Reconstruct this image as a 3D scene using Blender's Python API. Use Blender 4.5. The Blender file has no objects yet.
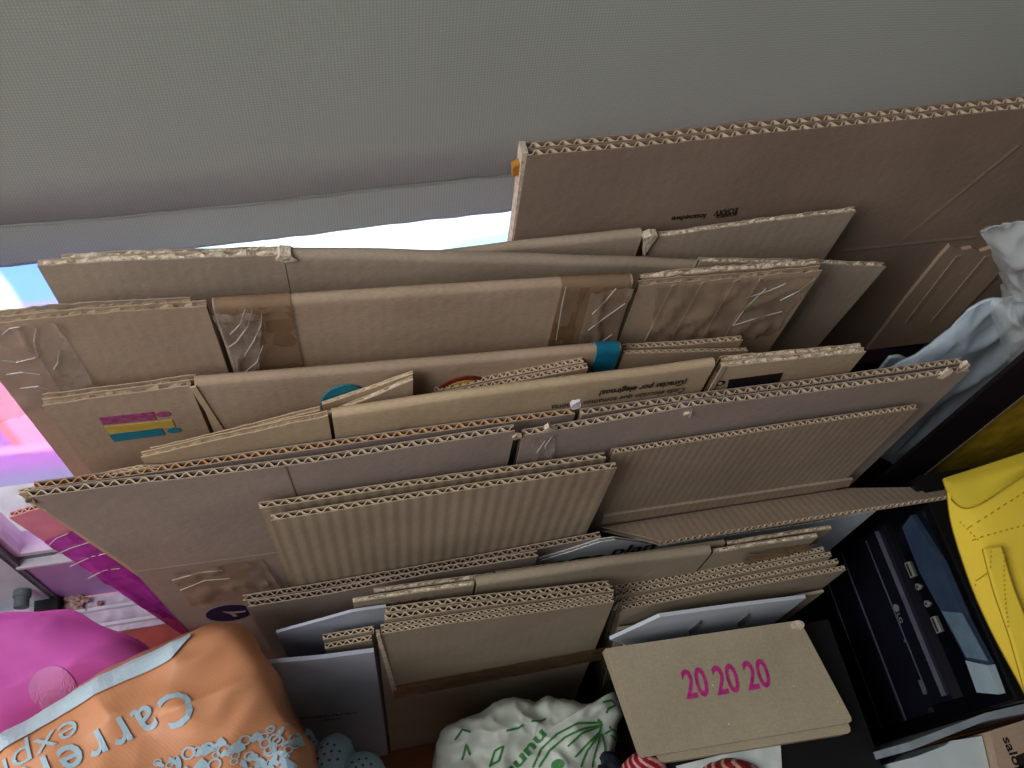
import bpy, bmesh, math, random
from mathutils import Vector, Matrix, noise
from mathutils.bvhtree import BVHTree
random.seed(7)
SC = bpy.context.scene
COL = SC.collection
PI = math.pi
# ------------------------------------------------------------------ camera
CAM_H = 1.15
F = 880.0
CX, CY = 512.0, 384.0
_n = Vector((-105, 502, F)).normalized()
_sl = -0.12
_ux = -F * F / (-105 + 502 * _sl)
_X = Vector((_ux, _sl * _ux, F)).normalized()
_Z = -_n
_Y = _Z.cross(_X)
ROT = Matrix((_X, _Y, _Z))            # camera (right, down, forward) -> world
cam_d = bpy.data.cameras.new('camera')
cam_d.sensor_width = 36.0
cam_d.lens = F / 1024 * 36.0
cam_d.clip_start = 0.02
cam = bpy.data.objects.new('camera', cam_d)
COL.objects.link(cam)
_r, _u, _b = ROT @ Vector((1, 0, 0)), ROT @ Vector((0, -1, 0)), ROT @ Vector((0, 0, -1))
cam.matrix_world = Matrix(((_r.x, _u.x, _b.x, 0), (_r.y, _u.y, _b.y, 0), (_r.z, _u.z, _b.z, CAM_H), (0, 0, 0, 1)))
SC.camera = cam
# ------------------------------------------------------------------ world, lights, exposure
w = bpy.data.worlds.new('world'); SC.world = w; w.use_nodes = True
bgn = w.node_tree.nodes['Background']
bgn.inputs[0].default_value = (0.93, 0.96, 1.0, 1)
bgn.inputs[1].default_value = 0.17

def area(name, loc, target, size, size_y, power, color):
    d = bpy.data.lights.new(name, 'AREA'); d.shape = 'RECTANGLE'
    d.size = size; d.size_y = size_y; d.energy = power; d.color = color
    o = bpy.data.objects.new(name, d); COL.objects.link(o); o.location = loc
    o.rotation_euler = (Vector(target) - Vector(loc)).to_track_quat('-Z', 'Y').to_euler()
    return o
# daylight arriving through the balcony door behind the boards, and a soft lamp added at upper left for the left-to-right falloff
area('daylight_balcony_door', (0.1, 1.35, 0.95), (0.1, 0.4, 0.80), 3.4, 1.9, 120, (0.97, 0.99, 1.0))
area('added_light_left', (-0.95, -0.15, 1.60), (-0.05, 0.2, 0.55), .8, .9, 16.5, (1.0, 0.985, 0.96))
vs = SC.view_settings
vs.view_transform = 'Standard'; vs.look = 'None'; vs.gamma = 1.0; vs.use_curve_mapping = False
vs.exposure = 0.0

# ------------------------------------------------------------------ picking points in the place
def ray(px, py):
    return ROT @ Vector((px - CX, py - CY, F)).normalized()
def at(px, py, x=None, y=None, z=None):
    d = ray(px, py)
    if y is not None: t = y / d.y
    elif x is not None: t = x / d.x
    else: t = (z - CAM_H) / d.z
    return Vector((d.x * t, d.y * t, d.z * t + CAM_H))

class Frame:
    """a plane standing in the room: origin, right, up, front"""
    def __init__(s, o, ex, up):
        s.o = Vector(o); s.ex = Vector(ex).normalized(); s.n = s.ex.cross(Vector(up)).normalized(); s.up = s.n.cross(s.ex)
        s.m = Matrix(((s.ex.x, s.up.x, s.n.x, s.o.x), (s.ex.y, s.up.y, s.n.y, s.o.y), (s.ex.z, s.up.z, s.n.z, s.o.z), (0, 0, 0, 1)))
    def st(s, px, py, w=0.0):
        d = ray(px, py); c = Vector((0, 0, CAM_H)); o = s.o + s.n * w
        p = c + d * ((o - c).dot(s.n) / d.dot(s.n)) - o
        return (p.dot(s.ex), p.dot(s.up))
def standing(px, py, y, lean=1.0, yaw=0.0):
    """upright plane through the spot where the sight line meets depth y; lean tips the top away"""
    p = at(px, py, y=y); l, a = math.radians(lean), math.radians(yaw)
    ex = Vector((math.cos(a), math.sin(a), 0)); bk = Vector((-math.sin(a), math.cos(a), 0))
    return Frame(p, ex, bk * math.sin(l) + Vector((0, 0, 1)) * math.cos(l))

# ------------------------------------------------------------------ materials
def lin(c):
    return tuple(((v / 255) / 12.92 if v / 255 <= .04045 else ((v / 255 + .055) / 1.055) ** 2.4) for v in c) + (1,)
def N(nt, t, **k):
    n = nt.nodes.new(t)
    for a, v in k.items(): setattr(n, a, v)
    return n
def mat(name, rgb, rough=.8, var=.12, scale=60, bump=0.0, bscale=200, spec=.3, alpha=1.0, metal=0.0, coat=0.0, trans=0.0, stripes=0.0, period=.0075, fiber=0.0, rgb2=None):
    m = bpy.data.materials.new(name); m.use_nodes = True; nt = m.node_tree
    p = nt.nodes['Principled BSDF']
    tc = N(nt, 'ShaderNodeTexCoord')
    nz = N(nt, 'ShaderNodeTexNoise'); nz.inputs['Scale'].default_value = scale; nz.inputs['Detail'].default_value = 6
    nt.links.new(tc.outputs['Object'], nz.inputs['Vector'])
    mx = N(nt, 'ShaderNodeMix', data_type='RGBA')
    a = lin(rgb); b = lin(rgb2) if rgb2 else tuple(x * (1 - var * 1.6) for x in a[:3]) + (1,)
    a2 = a if rgb2 else tuple(min(1, x * (1 + var)) for x in a[:3]) + (1,)
    mx.inputs[6].default_value = b; mx.inputs[7].default_value = a2
    rmp = N(nt, 'ShaderNodeMapRange'); rmp.inputs['From Min'].default_value = .32; rmp.inputs['From Max'].default_value = .68
    nt.links.new(nz.outputs[0], rmp.inputs['Value']); nt.links.new(rmp.outputs[0], mx.inputs[0])
    col = mx.outputs[2]
    if fiber:
        f2 = N(nt, 'ShaderNodeTexNoise'); f2.inputs['Scale'].default_value = 900; f2.inputs['Detail'].default_value = 3
        mp = N(nt, 'ShaderNodeMapping'); mp.inputs['Scale'].default_value = (.35, 1, 1)
        nt.links.new(tc.outputs['Object'], mp.inputs[0]); nt.links.new(mp.outputs[0], f2.inputs['Vector'])
        r2 = N(nt, 'ShaderNodeMapRange'); r2.inputs['From Min'].default_value = .3; r2.inputs['From Max'].default_value = .7
        r2.inputs['To Min'].default_value = 1 - fiber; r2.inputs['To Max'].default_value = 1 + fiber * .6
        nt.links.new(f2.outputs[0], r2.inputs['Value'])
        m2 = N(nt, 'ShaderNodeVectorMath', operation='SCALE')
        nt.links.new(col, m2.inputs[0]); nt.links.new(r2.outputs[0], m2.inputs['Scale']); col = m2.outputs[0]
    nt.links.new(col, p.inputs['Base Color'])
    p.inputs['Roughness'].default_value = rough; p.inputs['Specular IOR Level'].default_value = spec
    p.inputs['Metallic'].default_value = metal; p.inputs['Alpha'].default_value = alpha
    p.inputs['Coat Weight'].default_value = coat; p.inputs['Transmission Weight'].default_value = trans
    last = None
    if stripes:
        wv = N(nt, 'ShaderNodeTexWave', wave_type='BANDS', bands_direction='X', wave_profile='SIN')
        wv.inputs['Scale'].default_value = 2 * PI / (20 * period); wv.inputs['Distortion'].default_value = 0.6
        wv.inputs['Detail Scale'].default_value = 8
        nt.links.new(tc.outputs['Object'], wv.inputs['Vector'])
        bp = N(nt, 'ShaderNodeBump'); bp.inputs['Strength'].default_value = stripes; bp.inputs['Distance'].default_value = .0012
        nt.links.new(wv.outputs['Fac'], bp.inputs['Height']); last = bp
    if bump:
        n3 = N(nt, 'ShaderNodeTexNoise'); n3.inputs['Scale'].default_value = bscale; n3.inputs['Detail'].default_value = 5
        nt.links.new(tc.outputs['Object'], n3.inputs['Vector'])
        bp = N(nt, 'ShaderNodeBump'); bp.inputs['Strength'].default_value = bump; bp.inputs['Distance'].default_value = .002
        nt.links.new(n3.outputs[0], bp.inputs['Height'])
        if last: nt.links.new(last.outputs[0], bp.inputs['Normal'])
        last = bp
    if last: nt.links.new(last.outputs[0], p.inputs['Normal'])
    return m
def kraft(name, rgb, stripes=.0, period=.0075):
    return mat(name, rgb, rough=.82, var=.07, scale=14, bump=.16, bscale=120, spec=.25, stripes=stripes, period=period, fiber=.10)
K_GREY = kraft('kraft greyish', (176, 158, 140), .035)
K_WARM = kraft('kraft warm', (178, 154, 132), .03)
K_BROWN = kraft('kraft brown', (150, 128, 112), .02, .009)
K_TAN = kraft('kraft light tan', (192, 168, 138), .02)
K_MAUVE = kraft('kraft smooth grey brown', (162, 146, 136), .012, .0078)
K_RIB = kraft('kraft ribbed', (168, 150, 128), .22, .0085)
K_DIAG = kraft('kraft fine ribbed', (158, 140, 122), .11, .0062)
K_DULL = kraft('kraft dull', (162, 148, 128), .03)
K_BOX = kraft('kraft small carton', (170, 157, 134), .03, .004)
FLUTE = mat('fluting paper', (206, 184, 156), var=.08)
FLUTE_OR = mat('orange fluting paper', (212, 168, 124), var=.10)
FLUTE_DK = mat('dark fluting and gaps', (160, 140, 116), var=.08)  # darker tone also paints the dark gaps in crushed edges
TORN = mat('torn cardboard fibre', (214, 198, 176), var=.18, scale=260, bump=.6, bscale=500)
TAPE_B = mat('brown parcel tape', (150, 116, 84), rough=.28, spec=.5, bump=.25, bscale=60, alpha=.45)
TAPE_C = mat('clear wrinkled tape', (206, 190, 178), rough=.16, spec=.9, bump=.9, bscale=70, alpha=.20, coat=.4)
TAPE_G = mat('glossy clear tape', (190, 165, 140), rough=.2, spec=.7, bump=.5, bscale=50, alpha=.30)
TAPE_T = mat('teal tape', (22, 112, 140), rough=.35, var=.2, spec=.5)
INK = mat('black print', (32, 26, 26), rough=.7)
INK_NAVY = mat('navy print', (26, 24, 66), rough=.6)
INK_MAG = mat('magenta print', (164, 78, 120), rough=.7, scale=300, var=.25)
INK_YEL = mat('yellow print', (208, 178, 82), rough=.7)
INK_TEAL = mat('teal print', (36, 122, 144), rough=.7)
INK_RED = mat('dark red print', (120, 40, 34), rough=.7)
INK_PINK = mat('pink digits print', (186, 44, 130), rough=.7, scale=300, var=.2)
INK_GREY = mat('grey print', (72, 66, 92), rough=.7)

# ------------------------------------------------------------------ scene building
def mesh_obj(name, verts, faces, material, parent=None, smooth=False, matrix=None):
    me = bpy.data.meshes.new(name); me.from_pydata([tuple(v) for v in verts], [], faces)
    bm = bmesh.new(); bm.from_mesh(me); bmesh.ops.recalc_face_normals(bm, faces=bm.faces)
    if smooth:
        for f in bm.faces: f.smooth = True
    bm.to_mesh(me); bm.free()
    me.materials.append(material)
    o = bpy.data.objects.new(name, me); COL.objects.link(o)
    if parent is not None: o.parent = parent
    if matrix is not None: o.matrix_world = matrix
    return o
def tag(o, label, cat, group=None):
    o['label'] = label; o['category'] = cat
    if group: o['group'] = group
    return o
def struct(o):
    o['kind'] = 'structure'; return o
def thing(name, label, cat, matrix, group=None):
    o = bpy.data.objects.new(name, None); COL.objects.link(o); o.empty_display_size = .05
    o.matrix_world = matrix
    return tag(o, label, cat, group)
def prism(pts, w0, w1):
    """outline in the plane (s, t), from depth w0 to w1"""
    n = len(pts)
    v = [(p[0], p[1], w0) for p in pts] + [(p[0], p[1], w1) for p in pts]
    f = [list(range(n)), list(range(2 * n - 1, n - 1, -1))]
    f += [[i, (i + 1) % n, n + (i + 1) % n, n + i] for i in range(n)]
    return v, f
def join(*parts):
    V, Fc = [], []
    for v, f in parts:
        k = len(V); V += v; Fc += [[i + k for i in q] for q in f]
    return V, Fc
def box(x0, x1, y0, y1, z0, z1):
    return prism([(x0, y0), (x1, y0), (x1, y1), (x0, y1)], z0, z1)
def lerp_poly(pl, s):
    if s <= pl[0][0]: return pl[0][1]
    for a, b in zip(pl, pl[1:]):
        if s <= b[0]:
            k = (s - a[0]) / max(1e-9, b[0] - a[0]); return a[1] + (b[1] - a[1]) * k
    return pl[-1][1]
def resample(pl, step):
    s0, s1 = pl[0][0], pl[-1][0]; n = max(2, int((s1 - s0) / step))
    return [(s0 + (s1 - s0) * i / n, lerp_poly(pl, s0 + (s1 - s0) * i / n)) for i in range(n + 1)]
def ragged(pl, amp, step=.004):
    r = resample(pl, step)
    return [(p[0], p[1] + (noise.noise(Vector((p[0] * 90, p[1] * 20, amp * 999))) * amp + random.uniform(-.35, .35) * amp)) for p in r]

LINER = .0007
def flute_mesh(pl, w_front, thk, period, depth=.022, sheet=.0006, seed=0):
    """corrugated medium standing in the plane under the top edge pl"""
    s0, s1 = pl[0][0], pl[-1][0]; seg = 8
    n = max(8, int((s1 - s0) / period * seg)); A = (thk - 2 * LINER - sheet) / 2; mid = w_front - thk / 2
    V, Fc = [], []
    for i in range(n + 1):
        s = s0 + (s1 - s0) * i / n; ph = 2 * PI * (s / period) + noise.noise(Vector((s * 25, seed, 0))) * .9
        wv = max(-1, min(1, 1.22 * math.sin(ph))) * A
        d = math.cos(ph) * A * 2 * PI / period; l = math.hypot(1, d); nx, nw = -d / l, 1 / l
        t = lerp_poly(pl, s) - .0002 + noise.noise(Vector((s * 300, seed, 5))) * .0004
        for q in (1, -1):
            for tt in (t, t - depth):
                V.append((s + nx * q * sheet / 2, tt, mid + wv + nw * q * sheet / 2))
    for i in range(n):
        a = i * 4; b = a + 4
        Fc += [[a, b, b + 2, a + 2], [a, a + 1, b + 1, b], [a + 2, b + 2, b + 3, a + 3]]
    return V, Fc
def panel(parent, pl, bottom, material, w=0.0, thk=.0045, period=.0078, rough=0.0, flute=FLUTE, skew=(0, 0), name='panel', fluted=True, step=.004, seed=0, botpl=None, crush=False):
    """one corrugated panel: two liners with air between them, and the fluting as its own piece"""
    top = ragged(pl, rough, step) if rough else list(pl)
    top2 = ragged(pl, rough, step) if rough else list(pl)
    def outl(tp):
        if botpl: return tp + list(reversed(botpl))
        return tp + [(tp[-1][0] + skew[1], bottom), (tp[0][0] + skew[0], bottom)]
    if fluted:
        v, f = join(prism(outl(top), w, w - LINER), prism(outl(top2), w - thk + LINER, w - thk))
    else:
        v, f = prism(outl(top), w, w - thk)
    o = mesh_obj(name, v, f, material, parent)
    if fluted and (flute is TORN or crush):
        q = resample(pl, .0025); V, Fc = [], []
        for k, (s_, t_) in enumerate(q):
            for j, ww in enumerate((w - LINER, w - thk * .5, w - thk + LINER)):
                h = (noise.noise(Vector((s_ * 160, j * 3.1, seed + w * 999))) * .0022 + random.uniform(-.0009, .0006)) - (.0022 if crush else .0005)
                V.append((s_, t_ + h, ww))
        for k in range(len(q) - 1):
            a = k * 3; Fc += [[a, a + 3, a + 4, a + 1], [a + 1, a + 4, a + 5, a + 2]]
        n0 = len(V); V += [(p[0], p[1] - .012, p[2]) for p in V[:n0]]
        for k in range(len(q) - 1):
            a = k * 3; Fc += [[a, n0 + a, n0 + a + 3, a + 3], [a + 2, a + 5, n0 + a + 5, n0 + a + 2]]
        mesh_obj('torn_edge', V, Fc, flute, o)
    elif fluted:
        v, f = flute_mesh(pl, w, thk, period, seed=seed + int(abs(w) * 1e5))
        mesh_obj('fluting', v, f, flute, o, smooth=False)
    return o
def fold(parent, pl, bottom, material, w=0.0, depth=.012, wall=.0035, name='folded_panel', dent=.0012, step=.012, off=0.0, height=None, seed=0):
    """panel folded over at the top: a rounded ridge with the two walls hanging from it"""
    r = min(depth / 2, .006); prof = []
    low = bottom if height is None else None
    def ring(sh):
        q = []
        ts = [q_ for q_ in [0, .006, .014, .026, .042, .062, .09, .13, .18] if height is None or q_ + r < height - .004] + ([] if height is None else [height])
        for t in reversed(ts[1:]): q.append((-sh, -t - r, 1))
        rr = r - sh
        for k in range(0, 9):
            a = PI / 2 * 2 * k / 8
            q.append((-r + rr * math.cos(a) - (depth - 2 * r) * (k > 4), -r + rr * math.sin(a) * 1.0, 1))
        for t in ts[1:]: q.append((-depth + sh, -t - r, 1))
        return q
    out, inn = ring(-off), ring(wall)
    st = resample(pl, step); V, Fc = [], []
    loop = out + list(reversed(inn)); L = len(loop); m = len(out)
    for (s, t) in st:
        dn = noise.noise(Vector((s * 14, seed, 1))) * dent
        for j, (a, b, _) in enumerate(loop):
            jj = j if j < m else 2 * m - 1 - j
            tt = t + b + noise.noise(Vector((s * 30, seed, 9))) * dent * .5
            if jj in (0, m - 1): tt = (bottom if height is None else t - height)
            ww = w + a + (dn + noise.noise(Vector((s * 18, b * 18, seed))) * dent) * (1 if jj < m / 2 else .2)
            V.append((s, tt, ww))
    for i in range(len(st) - 1):
        for j in range(L):
            k = (j + 1) % L
            Fc.append([i * L + j, (i + 1) * L + j, (i + 1) * L + k, i * L + k])
    e = (len(st) - 1) * L
    for e in (0, (len(st) - 1) * L):
        k0 = len(V); V += V[e:e + L]
        for j in range(m - 1): Fc.append([k0 + j, k0 + j + 1, k0 + L - 2 - j, k0 + L - 1 - j])
    return mesh_obj(name, V, Fc, material, parent, smooth=True)
def print_patch(parent, pts, material, w=.0004, name='print', thk=.0003):
    v, f = prism(pts, w, w - thk); return mesh_obj(name, v, f, material, parent)
def ellipse(c, rx, ry, n=24, rot=0):
    return [(c[0] + rx * math.cos(2 * PI * i / n) * math.cos(rot) - ry * math.sin(2 * PI * i / n) * math.sin(rot),
             c[1] + rx * math.cos(2 * PI * i / n) * math.sin(rot) + ry * math.sin(2 * PI * i / n) * math.cos(rot)) for i in range(n)]
def text_data(body, bold=0.0, ext=.0, space=1.0):
    cu = bpy.data.curves.new('txt', 'FONT'); cu.body = body; cu.resolution_u = 3; cu.offset = bold; cu.extrude = ext; cu.space_character = space
    o = bpy.data.objects.new('txt', cu); COL.objects.link(o)
    bpy.context.view_layer.update()
    me = bpy.data.meshes.new_from_object(o.evaluated_get(bpy.context.evaluated_depsgraph_get()))
    bpy.data.objects.remove(o); bpy.data.curves.remove(cu)
    V = [(v.co.x, v.co.y) for v in me.vertices]; Fc = [list(p.vertices) for p in me.polygons]
    bpy.data.meshes.remove(me)
    x0, x1 = min(v[0] for v in V), max(v[0] for v in V)
    y0, y1 = min(v[1] for v in V), max(v[1] for v in V)
    return [((v[0] - x0) / (x1 - x0), (v[1] - y0) / (y1 - y0)) for v in V], Fc
def lettering(parent, body, a, b, h, material, w=.0005, bold=0.02, name='lettering', shear=0.0):
    """text from a to b (baseline, plane coordinates) with height h"""
    V, Fc = text_data(body, bold)
    dx, dy = b[0] - a[0], b[1] - a[1]; l = math.hypot(dx, dy); ux, uy = dx / l, dy / l
    v = [(a[0] + dx * p[0] + (ux * shear - uy) * h * p[1], a[1] + dy * p[0] + (uy * shear + ux) * h * p[1], w) for p in V]
    return mesh_obj(name, v, Fc, material, parent)

class Board:
    """a thing made of cardboard panels sharing one upright plane"""
    def __init__(s, label, y, ref, lean=1.0, yaw=0.0, foot=0.006, name='flattened_cardboard_box', cat='cardboard box', group='flattened cardboard boxes stood on edge'):
        f = standing(ref[0], ref[1], y, lean, yaw)
        base = f.o - f.up * ((f.o.z - foot) / f.up.z)
        s.f = Frame(base, f.ex, f.up); s.e = thing(name, label, cat, s.f.m, group); s.bottom = 0.0
    def pts(s, L, w=0.0):
        return [s.f.st(p[0], p[1], w) for p in L]
    def panel(s, px, mt, w=0.0, bottom=None, **k):
        return panel(s.e, s.pts(px, w), s.bottom if bottom is None else bottom, mt, w=w, **k)
    def fold(s, px, mt, w=0.0, **k):
        return fold(s.e, s.pts(px, w), s.bottom, mt, w=w, **k)
    def patch(s, px, mt, w=.0004, name='print', **k):
        return print_patch(s.e, s.pts(px, w), mt, w=w, name=name, **k)

# ================================================================== THE SETTING
FLOOR = mat('red brown floor', (178, 104, 66), rough=.45, var=.25, scale=9)
WALL = mat('painted wall', (120, 116, 108), rough=.9, var=.05)
DARKWALL = mat('dark wall', (60, 56, 54), rough=.9, var=.1)
v, f = box(-2.2, 1.6, -1.6, 0.40, -.05, 0); struct(mesh_obj('floor', v, f, FLOOR))
v, f = box(-2.2, 1.6, .4005, 2.5, -.08, -.03); struct(mesh_obj('balcony_floor', v, f, mat('grey balcony tiles', (150, 152, 156), rough=.8)))
v, f = box(1.05, 1.15, -1.6, .60, 0, 2.5); struct(mesh_obj('wall_right', v, f, DARKWALL))  # out of view, added to keep light off the right side
v, f = box(.60, 1.05, .47, .57, 0, 2.5); struct(mesh_obj('wall_back', v, f, WALL))
v, f = box(-2.2, .60, .47, .57, 1.75, 2.5); struct(mesh_obj('wall_lintel', v, f, WALL))

# balcony door: sill, tracks, frame and pane, seen at the lower left
ALU = mat('white lacquered aluminium', (206, 204, 216), rough=.35, var=.06, scale=40, spec=.5)
ALU_P = mat('lilac tinted aluminium', (176, 132, 196), rough=.4, var=.08, scale=20, spec=.5)
ALU_G = mat('blue grey aluminium', (196, 210, 224), rough=.4, var=.08, scale=20, spec=.5)
GREYF = mat('grey frame', (96, 108, 112), rough=.5, var=.08)
RUBBER = mat('black rubber', (26, 26, 30), rough=.6)
door = bpy.data.objects.new('door_1', None); COL.objects.link(door); struct(door); door.location = (-.3, .42, .05)
door['label'] = 'white aluminium balcony door with sliding track'
def dpart(name, mt, *boxes):
    v, f = join(*[box(*b) for b in boxes])
    v = [(p[0] + .3, p[1] - .42, p[2] - .05) for p in v]
    return mesh_obj(name, v, f, mt, door)
ycw = .383
cA, cB, cC = at(20, 565, y=ycw), at(61, 597, y=ycw), at(20, 552, y=ycw)      # top and foot of the rail at the corner, corner of the glass
xs, zr_, zf = cA.x, cA.z, cB.z
zt_ = zf - .010
yt_, yr1, yr2 = at(140, 628, z=zt_).y, at(115, 607, z=zt_ + .008).y, at(135, 621, z=zt_ + .008).y
dpart('threshold', mat('red brown threshold', (150, 62, 52), rough=.4, var=.12), (-.9, .6, .26, yt_, .0005, max(.004, zt_ - .004)))
dpart('track', mat('dusty aluminium', (196, 184, 204), rough=.5, var=.2, scale=60), (-.9, .6, yt_ + .0005, ycw - .001, .0005, zt_))
dpart('track_rib', ALU, (-.9, .6, yr1, yr1 + .004, zt_, zt_ + .008))
dpart('track_rib', ALU, (-.9, .6, yr2, yr2 + .004, zt_, zt_ + .008))
dpart('bottom_rail', ALU_P, (xs, .6, ycw, ycw + .03, max(.001, zf - .011), zr_ - .005))
dpart('rail_lip', ALU, (xs - .004, .6, ycw - .004, ycw + .03, zr_ - .005, zr_))
dpart('gasket', GREYF, (xs, .6, ycw + .006, ycw + .03, zr_, zr_ + .014))
dpart('glazing_bead', ALU, (xs, .6, ycw + .004, ycw + .03, zr_ + .014, zr_ + .022))
dpart('side_stile', ALU_G, (-.60, xs - .006, ycw - .004, ycw + .03, .001, .575))
dpart('stile_lip', GREYF, (xs - .006, xs, ycw - .002, ycw + .03, .001, .575))
dpart('side_bead', ALU, (xs, xs + .007, ycw + .004, ycw + .03, zr_ + .022, .575))
bp_ = at(50, 609, z=zf)
dpart('corner_block', RUBBER, (bp_.x - .014, bp_.x + .012, bp_.y - .010, bp_.y + .012, zt_, zf + .012))
kp = at(22, 597, y=ycw - .012)
def cyl(c, r, z0, z1, n=20):
    return prism([(c[0] + r * math.cos(2 * PI * i / n), c[1] + r * math.sin(2 * PI * i / n)) for i in range(n)], z0, z1)
v, f = join(cyl((kp.x, kp.z), .0095, 0, -.008), cyl((kp.x, kp.z), .008, -.008, -.020))
mesh_obj('knob', [(p[0] + .3, ycw - .0045 + p[2] - .42, p[1] - .05) for p in v], f, GREYF, door)
glass = bpy.data.materials.new('window glass'); glass.use_nodes = True
gp = glass.node_tree.nodes['Principled BSDF']; gp.inputs['Base Color'].default_value = (.8, .88, .9, 1); gp.inputs['Roughness'].default_value = .05
gp.inputs['Alpha'].default_value = .22
dpart('pane', glass, (xs, .6, ycw + .014, ycw + .018, zr_ + .02, .572))
lx = at(77, 603, z=zt_)
# dirt gathered in the corner of the track
cr = thing('lint_clump', 'pale clump of lint and crumbs in the corner of the door track', 'dirt', Matrix.Translation((lx.x, lx.y, zt_)))
DIRT = mat('lint', (176, 148, 140), rough=1, var=.3, scale=200)
bmq = bmesh.new()
for i in range(46):
    a, b = random.gauss(0, .010), random.gauss(0, .006)
    rr = random.uniform(.0022, .0045)
    bmesh.ops.create_icosphere(bmq, subdivisions=1, radius=rr, matrix=Matrix.Translation((a + .0, b, rr * .7 + random.uniform(0, .006))) @ Matrix.Scale(random.uniform(.6, 1.6), 4, (1, random.random(), 0)))
me = bpy.data.meshes.new('lint'); bmq.to_mesh(me); bmq.free(); me.materials.append(DIRT)
o = bpy.data.objects.new('lint', me); COL.objects.link(o); o.parent = cr; o['kind'] = 'stuff'

# ------------------------------------------------------------------ roller blind
def blind_mat():
    m = bpy.data.materials.new('blind fabric'); m.use_nodes = True; nt = m.node_tree; p = nt.nodes['Principled BSDF']
    tc = N(nt, 'ShaderNodeTexCoord'); p.inputs['Roughness'].default_value = .75; p.inputs['Specular IOR Level'].default_value = .35
    ws = []
    for d, sc in (('X', .0021), ('Y', .0021)):
        wv = N(nt, 'ShaderNodeTexWave', wave_type='BANDS', bands_direction=d); wv.inputs['Scale'].default_value = 2 * PI / (20 * sc)
        wv.inputs['Distortion'].default_value = 1.0; wv.inputs['Detail Scale'].default_value = 3
        nt.links.new(tc.outputs['Object'], wv.inputs['Vector']); ws.append(wv)
    mu = N(nt, 'ShaderNodeMath', operation='MULTIPLY'); nt.links.new(ws[0].outputs['Fac'], mu.inputs[0]); nt.links.new(ws[1].outputs['Fac'], mu.inputs[1])
    mx = N(nt, 'ShaderNodeMix', data_type='RGBA'); mx.inputs[6].default_value = lin((134, 138, 133)); mx.inputs[7].default_value = lin((172, 176, 169))
    nt.links.new(mu.outputs[0], mx.inputs[0]); nt.links.new(mx.outputs[2], p.inputs['Base Color'])
    bp = N(nt, 'ShaderNodeBump'); bp.inputs['Strength'].default_value = .35; bp.inputs['Distance'].default_value = .0006
    nt.links.new(mu.outputs[0], bp.inputs['Height']); nt.links.new(bp.outputs[0], p.inputs['Normal'])
    tl = N(nt, 'ShaderNodeBsdfTranslucent'); tl.inputs[0].default_value = lin((198, 203, 200)); ms = N(nt, 'ShaderNodeMixShader'); ms.inputs[0].default_value = .34
    out = [n for n in nt.nodes if n.type == 'OUTPUT_MATERIAL'][0]
    nt.links.new(p.outputs[0], ms.inputs[1]); nt.links.new(tl.outputs[0], ms.inputs[2]); nt.links.new(ms.outputs[0], out.inputs[0])
    return m
BL = blind_mat()
bl = Frame(at(0, 265, y=.45), (1, 0, 0), (0, 0, 1))
b0 = bl.st(0, 265)[1]; b1 = bl.st(517, 212)[1]; sl = (b1 - b0) / (bl.st(517, 212)[0] - bl.st(0, 265)[0])
root = thing('roller_blind', 'grey-green woven fabric blind hanging behind the cardboard', 'blind', bl.m)
def blind_sheet(t0, t1, w, thk, name, nt_=14, hem=False):
    V, Fc = [], []; S = [-.5 + 1.45 * i / 220 for i in range(221)]
    for sgn in (0, 1):
        for s in S:
            for j in range(nt_ + 1):
                t = t0 + (t1 - t0) * j / nt_
                ww = w + .0035 * math.sin(s * 7.5 + .8) * (1 - .3 * j / nt_) + .0016 * noise.noise(Vector((s * 9, t * 5, 2))) - sgn * thk
                if hem: ww += .0011 * noise.noise(Vector((s * 55, t * 30, 3)))
                else: ww += .0012 * max(0, 1 - (t - t0) / .03) * noise.noise(Vector((s * 55, t0 * 30, 3)))
                if hem and j in (0, nt_) : ww -= 0.0006
                V.append((s, t + sl * s, ww))
    n = len(S) * (nt_ + 1)
    for i in range(len(S) - 1):
        for j in range(nt_):
            a = i * (nt_ + 1) + j; b = a + nt_ + 1
            Fc += [[a, b, b + 1, a + 1], [n + a, n + a + 1, n + b + 1, n + b]]
    for i in range(len(S) - 1):
        a = i * (nt_ + 1); b = a + nt_ + 1; Fc += [[a, n + a, n + b, b], [a + nt_, b + nt_, n + b + nt_, n + a + nt_]]
    for a0 in (0, (len(S) - 1) * (nt_ + 1)):
        for j in range(nt_): Fc.append([a0 + j, a0 + j + 1, n + a0 + j + 1, n + a0 + j])
    return mesh_obj(name, V, Fc, BL, root, smooth=True)
hemh = bl.st(0, 222)[1] - b0
blind_sheet(b0 + hemh * .94, b0 + 1.1, 0, .0008, 'fabric', 24)
blind_sheet(b0, b0 + hemh * .95, .0004, .0009, 'hem', 10, True)
blind_sheet(b0 + hemh * .93, b0 + hemh * .97, .0013, .0008, 'hem_seam', 3, True)

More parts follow.
